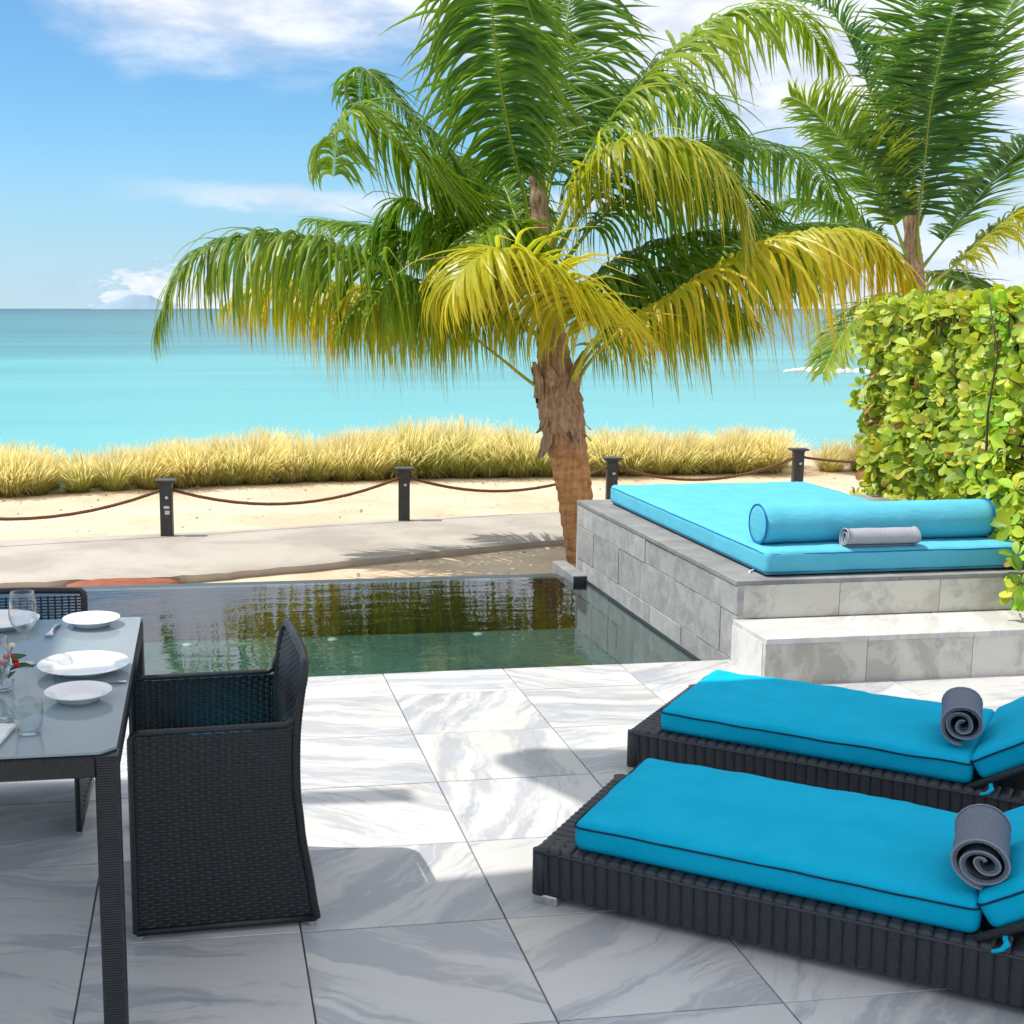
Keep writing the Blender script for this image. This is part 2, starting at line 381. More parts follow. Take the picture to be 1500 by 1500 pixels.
M['piping'] = mat('navy_piping', plain((.006, .03, .07), .7, .2)); M['bluepiping'] = mat('blue_piping', plain((.0, .12, .32), .6, .3))
M['towel'] = mat('grey_terry', plain((.165, .185, .225), .95, .1, 0, 220, .25, .6)); M['paletowel'] = mat('pale_grey_terry', plain((.36, .37, .41), .95, .1, 0, 220, .2, .6))
M['toweledge'] = mat('terry_hem', plain((.26, .28, .32), .95, .1, 0, 220, .2, .5))
M['wicker'] = mat('black_wicker', plain((.0105, .011, .0135), .40, .5, 0, 60, .4, .15)); M['wickergrey'] = mat('charcoal_wicker', plain((.033, .036, .043), .45, .45, 0, 260, .45, .5))
M['darkmetal'] = mat('dark_metal', plain((.045, .043, .042), .5, .45, 0.0, 25, .25)); M['alu'] = mat('brushed_aluminium', plain((.55, .55, .55), .35, .5, .9))
def frostfn(w):
    tr = w.n('ShaderNodeBsdfTranslucent'); tr.inputs[0].default_value = (.62, .72, .75, 1)
    p = pbsdf(w, (.36, .43, .47), .06, .6); mx = w.n('ShaderNodeMixShader'); mx.inputs[0].default_value = .38
    w.l(p, mx.inputs[1]); w.l(tr.outputs[0], mx.inputs[2]); return mx.outputs[0]
M['glasstop'] = mat('frosted_table_glass', frostfn)
M['china'] = mat('white_china', plain((.80, .80, .80), .15, .5, 0, 5, .02, 0)); M['steel'] = mat('cutlery_steel', plain((.6, .6, .6), .15, .5, 1.0))
M['glass'] = mat('clear_glass', glassfn); M['linen'] = mat('white_linen', plain((.78, .78, .78), .9, .1))
M['leaf'] = mat('palm_leaflet', leafmat(.48, .36, .5)); M['hedge'] = mat('hedge_leaf', hedgemat)
M['grass'] = mat('fountain_grass', leafmat(.42, .7, .1)); M['stalk'] = mat('palm_rachis', leafmat(.0, .45, .4))
M['bark'] = mat('palm_bark', barkfn); M['fibre'] = mat('palm_fibre', fibrefn); M['twig'] = mat('twig', plain((.10, .07, .045), .8, .2))
M['rope'] = mat('rope', plain((.17, .085, .045), .85, .15, 0, 120, .4, .5)); M['rust'] = mat('rusty_steel', plain((.27, .095, .05), .8, .2, 0, 6, .2, .2))
M['caster'] = mat('caster_white', plain((.75, .74, .72), .8, .2)); M['hill'] = mat('haze_tinted_hill', plain((.26, .37, .46), .9, .1, 0, .002, .15, 0))  # hill base colour carries the pale blue of distance haze
M['lens'] = mat('pool_lens', plain((.5, .72, .6), .3, .5)); M['sticker'] = mat('pale_sticker', plain((.6, .6, .58), .5, .3))
M['flower'] = mat('flower', leafmat(.25, .6, .2))

SZ, KZ, SEA = -1.2, 1.255, -2.5      # sand level, its distance factor, sea level
# ------------------------------------------------------------------ setting: sea, sand, path, hill
def coast(x): return 22.65 + .235 * max(-40, min(60, x)) + .09 * math.sin(x * 1.3)
def build_sea():
    mb = MB(); rings = [3, 12, 30, 60, 120, 300, 800, 2500, 8000, 25000, 48000]; n = 72
    vs = [(0, 0, SEA)] + [(r * math.cos(2 * math.pi * k / n), r * math.sin(2 * math.pi * k / n), SEA) for r in rings for k in range(n)]
    fs = [(0, 1 + k, 1 + (k + 1) % n) for k in range(n)]
    fs += [(1 + i * n + k, 1 + (i + 1) * n + k, 1 + (i + 1) * n + (k + 1) % n, 1 + i * n + (k + 1) % n) for i in range(len(rings) - 1) for k in range(n)]
    mb.add(vs, fs); tag(mb.build('sea', M['sea']), kind='structure')
build_sea()
def build_sand():
    mb = MB(); nx, ny = 150, 70
    def fn(u, v):
        x = -36 + 90 * u; e = coast(x)
        if v < .9:
            y = 8.95 + (e - 8.95) * (v / .9); z = SZ + .02 * noise.noise(Vector((x * .9, y * .9, 0))) + .025 * noise.noise(Vector((x * .25, y * .3, 5)))
        else:
            k = (v - .9) / .1; y = e + 1.2 * k; z = SZ - 2.2 * k * k
        return (x, y, z)
    mb.grid(fn, nx, ny); tag(mb.build('sand_beach', M['sand'], smooth=True), kind='structure')
    mb = MB(); mb.box((-36, -14, -2.4), (-4.6, 8.95, SZ)).box((5.9, -14, -2.4), (54, 8.95, SZ))
    tag(mb.build('ground', M['sand']), kind='structure')
build_sand()
def build_path():
    up = [at_z(*p, SZ) for p in ((0, 800), (330, 785), (585, 768), (820, 757))]
    lo = [at_z(*p, SZ) for p in ((0, 866), (260, 855), (480, 835), (820, 800))]
    up = [Vector((-11, 14.9, 0)), Vector((-6.3, 15.75, 0))] + up + [Vector((8.8, 18.5, 0)), Vector((15, 19.6, 0))]
    lo = [Vector((-11, 11.9, 0)), Vector((-6.3, 13, 0))] + lo + [Vector((8.2, 16.4, 0)), Vector((15, 18, 0))]
    U, L = crom(up, 90), crom(lo, 90)
    mb = MB(); n = len(U); vs = []
    for i in range(n):
        j = .035 * noise.noise(Vector((i * .55, 0, 0))) + .03 * noise.noise(Vector((i * 1.7, 3, 0)))
        l = L[i] + Vector((0, j, 0)); u = U[i]
        vs += [(l.x, l.y + .03, SZ - .05), (l.x, l.y - .015, SZ + .085 + j * .2), (l.x, l.y + .05, SZ + .1), (lerp(l.x, u.x, .5), lerp(l.y, u.y, .5), SZ + .1), (u.x, u.y, SZ + .07), (u.x, u.y + .1, SZ - .03)]
    mb.add(vs, [(i * 6 + k, (i + 1) * 6 + k, (i + 1) * 6 + k + 1, i * 6 + k + 1) for i in range(n - 1) for k in range(5)])
    tag(mb.build('path', M['path'], smooth=False), kind='structure')
build_path()
def build_pebbles():
    rn = random.Random(9); mb = MB()
    for k in range(420):
        x = rn.uniform(-6, 11); y = rn.uniform(13.5, coast(x) - .3) if k % 3 else coast(x) - rn.uniform(.2, 1.6); q = rn.uniform(.008, .03) * (1 if k % 9 else 1.9); z = SZ + .012
        a = rn.random() * 6
        vs = [(x + q * rn.uniform(.7, 1.3) * math.cos(a + t), y + q * rn.uniform(.7, 1.3) * math.sin(a + t), z) for t in (0, 1.26, 2.5, 3.8, 5)] + [(x + q * .2, y, z + q * rn.uniform(.5, .9))]
        mb.add(vs, [(i, (i + 1) % 5, 5) for i in range(5)])
    tag(mb.build('pebbles', M['coping'], None, True), 'small stones and shell bits scattered over the sand', 'pebbles', None, 'stuff')
build_pebbles()
def build_hill():
    mb = MB(); d = 9000
    a = lambda px: at_y(px, 452, d).x
    x0, x1 = a(138), a(262)
    def fn(u, v):
        x = lerp(x0, x1, u); s = max(0, math.sin(math.pi * min(1, max(0, u))) ** 1.3) * (1 + .2 * noise.noise(Vector((u * 5, 0, 0))) + .05 * noise.noise(Vector((u * 19, 2, 0))))
        return (x, d + 900 * (v - .5), -2 + 100 * s * math.sin(math.pi * v))
    mb.grid(fn, 60, 6); tag(mb.build('island_hill', M['hill'], smooth=True), kind='structure')
build_hill()
def build_wave():
    p = [at_z(px, py, SEA) for px, py in ((1148, 545), (1185, 544), (1215, 547), (1260, 547), (1320, 548))]
    mb = MB(); pts = crom(p, 40)
    rs = [.05 + .26 * math.sin(math.pi * i / 40) ** .5 * (1 + .8 * noise.noise(Vector((i * .7, 1, 0)))) for i in range(41)]
    mb.tube([q + Vector((0, 0, .02)) for q in pts], rs, 8)
    for k in range(3): mb.tube([q + Vector((.2 * k, .8 + .7 * k, .01)) for q in pts[6 + 4 * k:30 + 3 * k]], .035, 6)
    tag(mb.build('wave_crest', M['foam'], smooth=True), 'white breaking wave crest on the turquoise sea left of the hedge', 'wave')
build_wave()

# ------------------------------------------------------------------ patio
XJ, YJ = [.245 + .595 * k for k in range(-5, 10)], [2.9 + .555 * k for k in range(-4, 6)] + [6.04]
def build_patio():
    base = MB().box((-4.6, -.6, -.5), (5.9, 6.0, -.013)).build('patio', M['grout']); tag(base, kind='structure')
    cache = {}
    for j in range(len(YJ) - 1):
        for i in range(len(XJ) - 1):
            x0, x1, y0, y1 = XJ[i], XJ[i + 1], YJ[j], YJ[j + 1]
            if x0 > 2.7 and y0 > 5.5: continue
            if x1 > 2.55 and y1 > 6.0: x1 = 2.585
            px, py = to_px(((x0 + x1) / 2, (y0 + y1) / 2, 0))
            if px < -1500 or px > 2300 or py > 3200 or py < 0: continue
            w, h = (x1 - x0) - .005, (y1 - y0) - .005
            k = (round(w, 3), round(h, 3))
            if k not in cache: cache[k] = MB().box((-w / 2, -h / 2, -.03), (w / 2, h / 2, 0), .0016).mesh('paving_tile', M['tile'])
            o = put('paving_tile', cache[k], base, ((x0 + x1) / 2, (y0 + y1) / 2, random.uniform(-.0007, .0007)))
            o.rotation_euler = (random.uniform(-.0012, .0012), random.uniform(-.0012, .0012), random.choice((0, math.pi)))
build_patio()

# ------------------------------------------------------------------ pool
XW = 2.6
def build_pool():
    zf = -.49
    b = MB()
    b.box((-4.6, 6.0, -.7), (XW, 8.9, zf))                      # floor
    o = b.build('pool_basin', M['mosaic']); tag(o, kind='structure')
    MB().box((-4.6, 5.86, -.489), (XW - .001, 6.02, -.031)).build('pool_side', M['darkstone'], o)
    w = MB(); w.add([(-4.6, 8.79, -.55), (XW, 8.70, -.55), (XW, 8.70, -.128), (-4.6, 8.80, -.128), (-4.6, 9.0, -2), (XW, 8.92, -2), (XW, 8.92, -.14), (-4.6, 9.0, -.14)],
                    [(0, 1, 2, 3), (3, 2, 6, 7), (7, 6, 5, 4), (0, 3, 7, 4), (1, 5, 6, 2)])
    w.build('pool_weir', M['darkstone'], o)
    MB().box((-4.62, 5.9, -1.2), (-4.45, 8.98, -.02)).build('pool_side', M['darkstone'], o)
    MB().box((-4.6, 5.0, -1.3), (6, 8.6, -.71)).build('pool_footing', M['darkstone'], o)
    for px, py in ((275, 918), (477, 911), (678, 903)):
        p = at_z(px, py, zf + .004); MB().lathe([(0.0001, .012), (.02, .012), (.034, .006), (.036, 0)], 20).build('pool_light', M['lens'], o, True, (p.x, min(p.y, 8.6), zf + .001))
    wa = MB(); wa.add([(-4.45, 6.02, -.12), (XW - .002, 6.02, -.12), (XW - .002, 8.72, -.12), (-4.45, 8.81, -.12)], [(0, 1, 2, 3)])
    tag(wa.build('pool_water', M['water']), kind='structure')
build_pool()

# ------------------------------------------------------------------ stone platform, step
def build_platform():
    root = empty('daybed_platform', (XW, 5.96, 0)); tag(root, 'raised platform of grey stone blocks and marble carrying the turquoise daybed', 'platform')
    ox, oy = XW, 5.96
    MB().box((.034, .034, -.8), (3.1, 2.78, .395)).build('core', M['mortar'], root)
    # block courses on the pool side
    rnd = random.Random(5)
    for z0, z1 in ((.245, .398), (.012, .245), (-.125, .012), (-.49, -.125)):
        y = 0.0; first = True
        while y < 2.76:
            L = rnd.uniform(.24, .52)
            if first: L *= rnd.uniform(.5, 1); first = False
            y1 = min(2.76, y + L)
            if 2.76 - y1 < .12: y1 = 2.76
            pr = rnd.uniform(-.002, .003)
            MB().box((-(y1 - y) / 2 + .0016, -(z1 - z0) / 2 + .0016, 0), ((y1 - y) / 2 - .0016, (z1 - z0) / 2 - .0016, .036), .002).build('stone_block', M['wallstone'], root, False, (.036 - pr - .0, (y + y1) / 2, (z0 + z1) / 2)).rotation_euler = (R(90), 0, R(-90))
            y = y1
    y = 0
    while y < 2.7:
        y1 = min(2.78, y + rnd.uniform(.5, .62))
        MB().box((-.008, y + .0015, .398), (.30, y1 - .0015, .42), .002).build('coping_stone', M['coping'], root); y = y1
    for k in range(5): MB().box((.3015 + k * .56, .001, .398), (.3 + k * .56 + .557, .42, .42), .002).build('coping_stone', M['coping'], root)
    MB().box((.3015, .42, .396), (3.1, 2.77, .417)).build('bed_deck', M['coping'], root)
    for k in range(6):
        x0 = .006 if k == 0 else .54 * k; x1 = .54 * (k + 1)
        MB().box((x0 + .0015, .003, .228), (x1 - .0015, .034, .396)).build('riser_tile', M['riser'], root)
    MB().box((0, 2.755, -.3), (3.1, 2.79, .397)).build('back_face', M['wallstone'], root)
    # wet line where the wall meets the water
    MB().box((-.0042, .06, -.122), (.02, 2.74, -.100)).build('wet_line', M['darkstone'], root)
    # step
    st = empty('marble_step', (XW - .02, 5.575, 0)); tag(st, 'long white marble step in front of the daybed platform', 'step')
    MB().box((.03, .03, -.02), (3.2, .384, .2)).build('step_core', M['mortar'], st)
    for k in range(6):
        x0 = .0 if k == 0 else .54 * k - .03; x1 = .54 * (k + 1) - .03
        MB().box((x0 + .0015, -.006, .2), (x1 - .0015, .384, .226), .002).build('tread_slab', M['slab'], st)
        MB().box((x0 + .0015, .0, .0), (x1 - .0015, .03, .1995)).build('riser_tile', M['riser'], st)
    MB().box((-.002, .0305, .0), (.0295, .384, .1995)).build('side_tile', M['slab'], st)
    sp = MB().box((0, 0, 0), (.1, .55, .1), .004); o = sp.build('stone_spout', M['coping'], None, False, (2.502, 8.48, -.168)); tag(o, 'small grey stone block projecting at the far corner of the pool', 'stone block')
    MB().box((.006, -.004, .008), (.094, .001, .09)).build('dark_end', M['darkstone'], o)
build_platform()

# ------------------------------------------------------------------ cushions, towels
def rbox(h, r, seg, puff=0.0, wob=.0, seed=0):
    """rounded box with half sizes h; returns MB"""
    mb = MB(); hx, hy, hz = h
    nx, ny, nz = seg
    def warp(p):
        q = Vector((max(-(hx - r), min(hx - r, p[0])), max(-(hy - r), min(hy - r, p[1])), max(-(hz - r), min(hz - r, p[2]))))
        d = Vector(p) - q
        if d.length > 1e-9: d = d.normalized() * r
        v = q + d
        fx, fy = 1 - (v.x / hx) ** 4, 1 - (v.y / hy) ** 4
        k = v.z / hz
        v.z += puff * max(0, fx) * max(0, fy) * (k if k > 0 else 0)
        if wob:
            w = noise.noise(Vector((v.x * 5 + seed, v.y * 5, v.z * 9))) * wob + noise.noise(Vector((v.x * 13 + seed, v.y * 4, 3))) * wob * .45
            e = max(abs(v.x) / hx, abs(v.y) / hy) ** 5
            v.z += (w + .0030 * e * noise.noise(Vector((v.x * 26 + seed, v.y * 26, 7)))) * (1 if k > 0 else 0); v.y += .6 * w * (abs(v.y) / hy) ** 3 * (1 if v.y > 0 else -1); 
        return v
    def cs(n, hh):
        # denser near the rims
        e = r / hh
        t = [-1, -1 + .35 * e, -1 + .7 * e, -1 + e]; m = max(1, n - 6)
        t += [(-1 + e) + (2 - 2 * e) * i / m for i in range(1, m)]
        t += [1 - e, 1 - .7 * e, 1 - .35 * e, 1]; return [x * hh for x in t]
    X, Y, Z = cs(nx, hx), cs(ny, hy), cs(nz, hz)
    def face(A, B, f, flip):
        vs = [warp(f(a, b)) for b in B for a in A]; w = len(A)
        fs = [(j * w + i, j * w + i + 1, (j + 1) * w + i + 1, (j + 1) * w + i) for j in range(len(B) - 1) for i in range(w - 1)]
        if flip: fs = [f_[::-1] for f_ in fs]
        mb.add(vs, fs)
    face(X, Y, lambda a, b: (a, b, hz), False); face(X, Y, lambda a, b: (a, b, -hz), True)
    face(X, Z, lambda a, b: (a, -hy, b), False); face(X, Z, lambda a, b: (a, hy, b), True)
    face(Y, Z, lambda a, b: (hx, a, b), False); face(Y, Z, lambda a, b: (-hx, a, b), True)
    return mb
def weld(o, d=.0004):
    bm = bmesh.new(); bm.from_mesh(o.data); bmesh.ops.remove_doubles(bm, verts=bm.verts, dist=d); bm.to_mesh(o.data); bm.free()
def ring(hx, hy, r, z, n=6, k=24, wob=0, seed=0):
    pts = []
    cs = ((hx - r, hy - r, 0), (-(hx - r), hy - r, 90), (-(hx - r), -(hy - r), 180), (hx - r, -(hy - r), 270))
    for i, (cx, cy, a0) in enumerate(cs):
        for j in range(n + 1):
            a = R(a0 + 90 * j / n); pts.append(Vector((cx + r * math.cos(a), cy + r * math.sin(a), z)))
        nx, ny, na = cs[(i + 1) % 4]; a = R(na); q = Vector((nx + r * math.cos(a), ny + r * math.sin(a), z)); p = pts[-1].copy()
        for j in range(1, k): pts.append(p.lerp(q, j / k))
    if wob: pts = [p + Vector((0, 0, wob * noise.noise(Vector((p.x * 7 + seed, p.y * 7, 1))))) for p in pts]
    return pts + [pts[0].copy()]
def roll(length, rad, turns=3.2, th=.011, squash=1.0, seed=0):
    """rolled towel: axis along +Y, spiral visible at both ends"""
    mb = MB(); n = int(turns * 22); nl = 14; rn = random.Random(seed)
    outer, inner = [], []
    for i in range(n + 1):
        t = i / n; a = 2 * math.pi * turns * (t - 1) - 1.55; r = .012 + (rad - .012) * min(1, t / .84) + .004 * math.sin(a * 1.5 + seed)
        wv = 1 + .05 * math.sin(a * 2 + seed); 
        for L, rr in ((outer, r), (inner, r - th * .62)): L.append((rr * math.cos(a) * wv, rr * math.sin(a) * squash))
    loop = outer + inner[::-1]; m = len(loop); vs = []
    for j in range(nl + 1):
        y = length * (j / nl - .5)
        e = 1 + .02 * math.sin(j * 1.1 + seed)
        for i, (x, z) in enumerate(loop):
            k = min(i, m - 1 - i) / n
            yy = y + (.006 * math.sin(k * 17 + seed) + .012 * (k - .6)) * (1 if j == nl else -1 if j == 0 else 0)
            w = .0035 * noise.noise(Vector((x * 14, y * 14 + seed, z * 14)))
            vs.append((x * (e + w * 10), yy, z * (e + w * 6)))
    fs = [(j * m + i, j * m + (i + 1) % m, (j + 1) * m + (i + 1) % m, (j + 1) * m + i) for j in range(nl) for i in range(m)]
    for j in (0, nl):
        for i in range(n):
            q = (j * m + i, j * m + i + 1, j * m + m - 2 - i, j * m + m - 1 - i); fs.append(q if j == 0 else q[::-1])
    mb.add(vs, fs)
    hem = []
    for sgn in (-1, 1):
        hem.append(MB()); hem[-1].tube([Vector((x * 1.005, sgn * (length / 2 + .004) + sgn * (.006 * math.sin(i / n * 17 + seed) + .012 * (i / n - .6)), z * 1.005)) for i, (x, z) in enumerate(outer)], .0032, 5)
    return mb, hem

# daybed mattress, bolster, towel
def build_daybed():
    x0, x1, y0, y1 = 2.765, 4.19, 6.02, 8.54
    hx, hy = (x1 - x0) / 2, (y1 - y0) / 2
    root = empty('daybed_mattress', ((x0 + x1) / 2, (y0 + y1) / 2, .424)); tag(root, 'large turquoise mattress lying on the grey stone platform', 'mattress')
    o = rbox((hx, hy, .062), .03, (60, 80, 9), .012, .006, 3).build('mattress_body', M['teal2'], root, True, (0, 0, .066)); weld(o)
    MB().tube(ring(hx - .004, hy - .004, .03, .112, wob=.003), .0035, 6).build('piping', M['bluepiping'], root, True)
    MB().tube(ring(hx - .004, hy - .004, .03, .022, wob=.002), .0035, 6).build('piping', M['bluepiping'], root, True)
    MB().box((-hx + .02, -hy + .03, -.003), (hx - .01, hy - .02, .006)).build('base_cover', M['wicker'], root)
    MB().tube([(-hx + .04, -hy + .17, .01), (-hx - .02, -hy + .14, .0), (-hx - .035, -hy + .1, -.001)], .005, 6).build('tie_cord', M['linen'], root, True)
    zt = .424 + .128
    bo = empty('bolster', (2.82, 6.25, zt + .101)); tag(bo, 'turquoise cylindrical bolster with blue piping lying on the daybed', 'bolster')
    L = 1.275; pr = []
    n = 36
    for i in range(n + 1):
        t = i / n; pr.append((.101 + .0025 * noise.noise(Vector((t * 14, 0, 0))) - (.004 if i in (0, n) else 0), t * L))
    mb = MB(); mb.lathe([(.0001, -.006), (.05, -.006), (.085, -.003)] + pr + [(.085, L + .003), (.05, L + .006), (.0001, L + .006)], 40)
    ob = mb.build('bolster_body', M['teal2'], bo, True); ob.rotation_euler = (0, R(90), 0)
    for x in (.0, L): MB().tube([(x, .102 * math.cos(a), .102 * math.sin(a)) for a in [2 * math.pi * k / 40 for k in range(41)]], .0045, 6).build('piping', M['bluepiping'], bo, True)
    bo.rotation_euler = (0, 0, R(1.0))
    tw, hem = roll(.37, .054, 2.6, .015, .86, 3)
    t = tw.build('rolled_towel', M['paletowel'], None, True, (3.40, 6.075, zt + .049), R(-91)); tag(t, 'pale grey rolled towel on the daybed in front of the bolster', 'towel')
    for h_ in hem: h_.build('towel_hem', M['paletowel'], t, True)
build_daybed()

# ------------------------------------------------------------------ sun loungers
def rib_mesh(w):
    """one wrapped wicker rib: over the ledge, round the edge, down the side. local x along the side, -y outward"""
    mb = MB(); path = []
    for i in range(9): path.append((.085 - .075 * i / 8, .168 + .0))
    for i in range(1, 5): a = R(90 * i / 5); path.append((.010 - .010 * math.sin(a), .158 + .010 * math.cos(a)))
    for i in range(31): path.append((0 + .012 * i / 30, .156 - .126 * i / 30))
    vs = []; n = 6
    for i, (y, z) in enumerate(path):
        a = path[max(0, i - 1)]; b = path[min(len(path) - 1, i + 1)]; t = Vector((0, b[0] - a[0], b[1] - a[1])).normalized()
        nrm = Vector((0, t.z, -t.y));
        if nrm.y > 0 and i > 12: nrm = -nrm
        if i <= 8 and nrm.z < 0: nrm = -nrm
        if 8 < i <= 12 and nrm.z < 0: nrm = -nrm
        s = .0013 if (i % 2) else 0
        for k in range(n + 1):
            f = k / n * 2 - 1
            p = Vector((f * w / 2, y, z)) + nrm * (0.0075 * math.sqrt(max(0, 1 - f * f)) + s - .0015)
            vs.append(p)
    m = n + 1
    mb.add(vs, [(i * m + k, i * m + k + 1, (i + 1) * m + k + 1, (i + 1) * m + k) for i in range(len(path) - 1) for k in range(n)])
    return mb.mesh('rib', M['wickergrey'], True)
RW = .0365
RIB = rib_mesh(RW)
def make_lounger(x, y, rz, label, seed, clen):
    root = empty('sun_lounger', (x, y, 0), rz); tag(root, label, 'sun lounger', 'wicker sun loungers on the marble terrace')
    L, W = 2.04, .72
    core = MB(); core.box((.012, .012, .035), (L - .012, W - .012, .16)); core.box((.06, .06, .158), (L - .06, W - .06, .1655)); core.build('base_frame', M['wicker'], root)
    n = int((L - .01) / RW)
    for i in range(n):
        xx = .005 + RW * (i + .5)
        put('rib', RIB, root, (xx, .004, random.uniform(-.0015, .0015)))
        o = put('rib', RIB, root, (xx, W - .004, 0)); o.rotation_euler = (0, 0, math.pi)
    for i in range(int(W / RW)):
        yy = W - .01 - RW * (i + .5)
        o = put('rib', RIB, root, (.004, yy, -.0012)); o.rotation_euler = (0, 0, R(-90))
        o = put('rib', RIB, root, (L - .004, yy, -.0012)); o.rotation_euler = (0, 0, R(90))
    # woven rail along the ledge edge and corner posts
    MB().tube([(.004, -.004, .161), (.3, -.0045, .1605), (L - .004, -.004, .161)], .0045, 6).build('edge_strand', M['wickergrey'], root, True)
    for xx, yy in ((.012, .012), (L - .012, .012), (.012, W - .012), (L - .012, W - .012)):
        MB().tube([(xx, yy, .028), (xx, yy, .1), (xx, yy, .166)], .02, 12).build('corner_post', M['wickergrey'], root, True)
        cx = .0 if xx < 1 else L - .075; cy = .0 if yy < .3 else W - .05
        MB().box((cx, cy, 0), (cx + .075, cy + .05, .028), .004).build('foot', M['alu'], root)
    # seat cushion
    hx, hy = clen / 2, .325; T = .047; cx = .105 + hx; cy = .035 + hy
    c = rbox((hx, hy, T), .028, (84, 46, 9), .010, .0065, seed).build('seat_cushion', M['teal'], root, True, (cx, cy, .17 + T)); weld(c)
    MB().tube(ring(hx + .0015, hy + .0015, .028, T * .62, wob=.006, seed=seed), .0032, 6).build('piping', M['piping'], c, True)
    # raised back
    hx2 = .40; ang = R(33); px = .105 + clen + .012
    bk = rbox((hx2, hy, T), .028, (50, 46, 9), .010, .0065, seed + 9).build('back_cushion', M['teal'], root, True); weld(bk)
    bk.location = (px + hx2 * math.cos(ang) - (T) * math.sin(ang) * .2, cy, .182 + T + hx2 * math.sin(ang)); bk.rotation_euler = (0, -ang, 0)
    MB().tube(ring(hx2 + .0015, hy + .0015, .028, T * .62, wob=.004, seed=seed), .0032, 6).build('piping', M['piping'], bk, True)
    for yy in (.03, W - .03):
        bf = MB(); bf.tube([(px - .02, yy, .168), (px + .4 * math.cos(ang), yy, .166 + .4 * math.sin(ang)), (px + .82 * math.cos(ang), yy, .166 + .82 * math.sin(ang))], .013, 10)
        bf.build('back_rail', M['wickergrey'], root, True)
    bf = MB(); bf.tube([(px + .8 * math.cos(ang), .03, .166 + .8 * math.sin(ang)), (px + .8 * math.cos(ang), W - .03, .166 + .8 * math.sin(ang))], .017, 10)
    bf.build('back_rail', M['wickergrey'], root, True)
    for k in range(9):
        sl = MB(); a = .06 + .085 * k; sl.box((-.02, .05, -.004), (.02, W - .05, .004), 0, Matrix.Translation((px + a * math.cos(ang), 0, .168 + a * math.sin(ang))) @ Matrix.Rotation(-ang, 4, 'Y'))
        sl.build('back_slat', M['wicker'], root)
    tie = MB(); tx, ty, tz = px + .05, -.002, .205
    tz = .192
    tie.tube([(tx - .004, ty + .05, tz + .012), (tx, ty + .01, tz + .004), (tx + .006, ty - .006, tz), (tx - .006, ty - .014, tz - .014), (tx - .028, ty - .018, tz - .022)], [.007, .007, .009, .006, .005], 6, flat=.5)
    tie.build('tie_ribbon', M['teal'], root, True)
    return root
u1, u2 = R(-37.8), R(-40.0)
lg1 = make_lounger(.945, 3.545, u1, 'nearest sun lounger of dark wicker with teal cushion, fully in the shade', 1.0, 1.10)
lg2 = make_lounger(1.575, 4.555, u2, 'far sun lounger of dark wicker with its teal foot corner in sunlight', 5.0, 1.09)
def put_towel(p, rz, label, seed, tilt=0):
    tw, hem = roll(.25, .072, 2.6, .019, .90, seed)
    t = tw.build('rolled_towel', M['towel'], None, True, p, rz); t.rotation_euler = (tilt, 0, rz); tag(t, label, 'towel', 'dark grey towels on the loungers'); [h_.build('towel_hem', M['toweledge'], t, True) for h_ in hem]
def on_lounger(o, u, v):
    c, s = math.cos(o.rotation_euler.z), math.sin(o.rotation_euler.z); return (o.location.x + c * u - s * v, o.location.y + s * u + c * v)
tx, ty = on_lounger(lg1, 1.19, .21); put_towel((tx, ty, .349), u1 + R(4), 'dark grey rolled towel on the nearest lounger by the raised back', 2)
tx, ty = on_lounger(lg2, 1.125, .26); put_towel((tx, ty, .349), u2 + R(8), 'dark grey rolled towel on the far lounger by the raised back', 4)

# ------------------------------------------------------------------ wicker dining chairs and table
def weave(fn, nr, ns, amp=.0028, fill=.8, sw=.22):
    """flat strands woven round stakes on the surface fn(u, v); u along the strand, v upward; two samples per stake"""
    mb = MB(); eps = 1e-3
    nseg = ns * 2
    for r in range(nr):
        v = (r + .5) / nr; hv = fill / nr / 2; vs = []
        for j in range(nseg + 1):
            u = j / nseg
            p = Vector(fn(u, v)); du = Vector(fn(min(1, u + eps), v)) - Vector(fn(max(0, u - eps), v)); dv = Vector(fn(u, min(1, v + eps))) - Vector(fn(u, max(0, v - eps)))
            nm = du.cross(dv)
            nm = nm.normalized() if nm.length > 1e-12 else Vector((0, 1, 0))
            k = ((j + r * 2) // 1) % 4
            off = amp * (1, 0, -1, 0)[k]
            for q, bul in ((-1, 0), (0, .0012), (1, 0)):
                vs.append(Vector(fn(u, v + q * hv)) + nm * (off + (bul if off >= 0 else -bul)))
        mb.add(vs, [(j * 3 + k, (j + 1) * 3 + k, (j + 1) * 3 + k + 1, j * 3 + k + 1) for j in range(nseg) for k in range(2)])
    for j in range(ns + 1):
        u = j / ns; hu = sw / ns; vs = []
        nn = 12
        for i in range(nn + 1):
            v = i / nn
            for q in (-1, 1): vs.append(Vector(fn(min(1, max(0, u + q * hu)), v)))
        mb.add(vs, [(i * 2, i * 2 + 1, i * 2 + 3, i * 2 + 2) for i in range(nn)])
    return mb
def xr(z):
    """rear profile of the chair: flares at the floor, hollow waist, leans back at the top"""
    P = [(0, .262), (.12, .243), (.28, .218), (.42, .205), (.55, .206), (.66, .216), (.82, .248)]
    for (a, xa), (b, xb) in zip(P, P[1:]):
        if z <= b:
            t = max(0, (z - a) / (b - a)); t = t * t * (3 - 2 * t) * .35 + t * .65; return lerp(xa, xb, t)
    return P[-1][1]
HA, CW = .6, .275
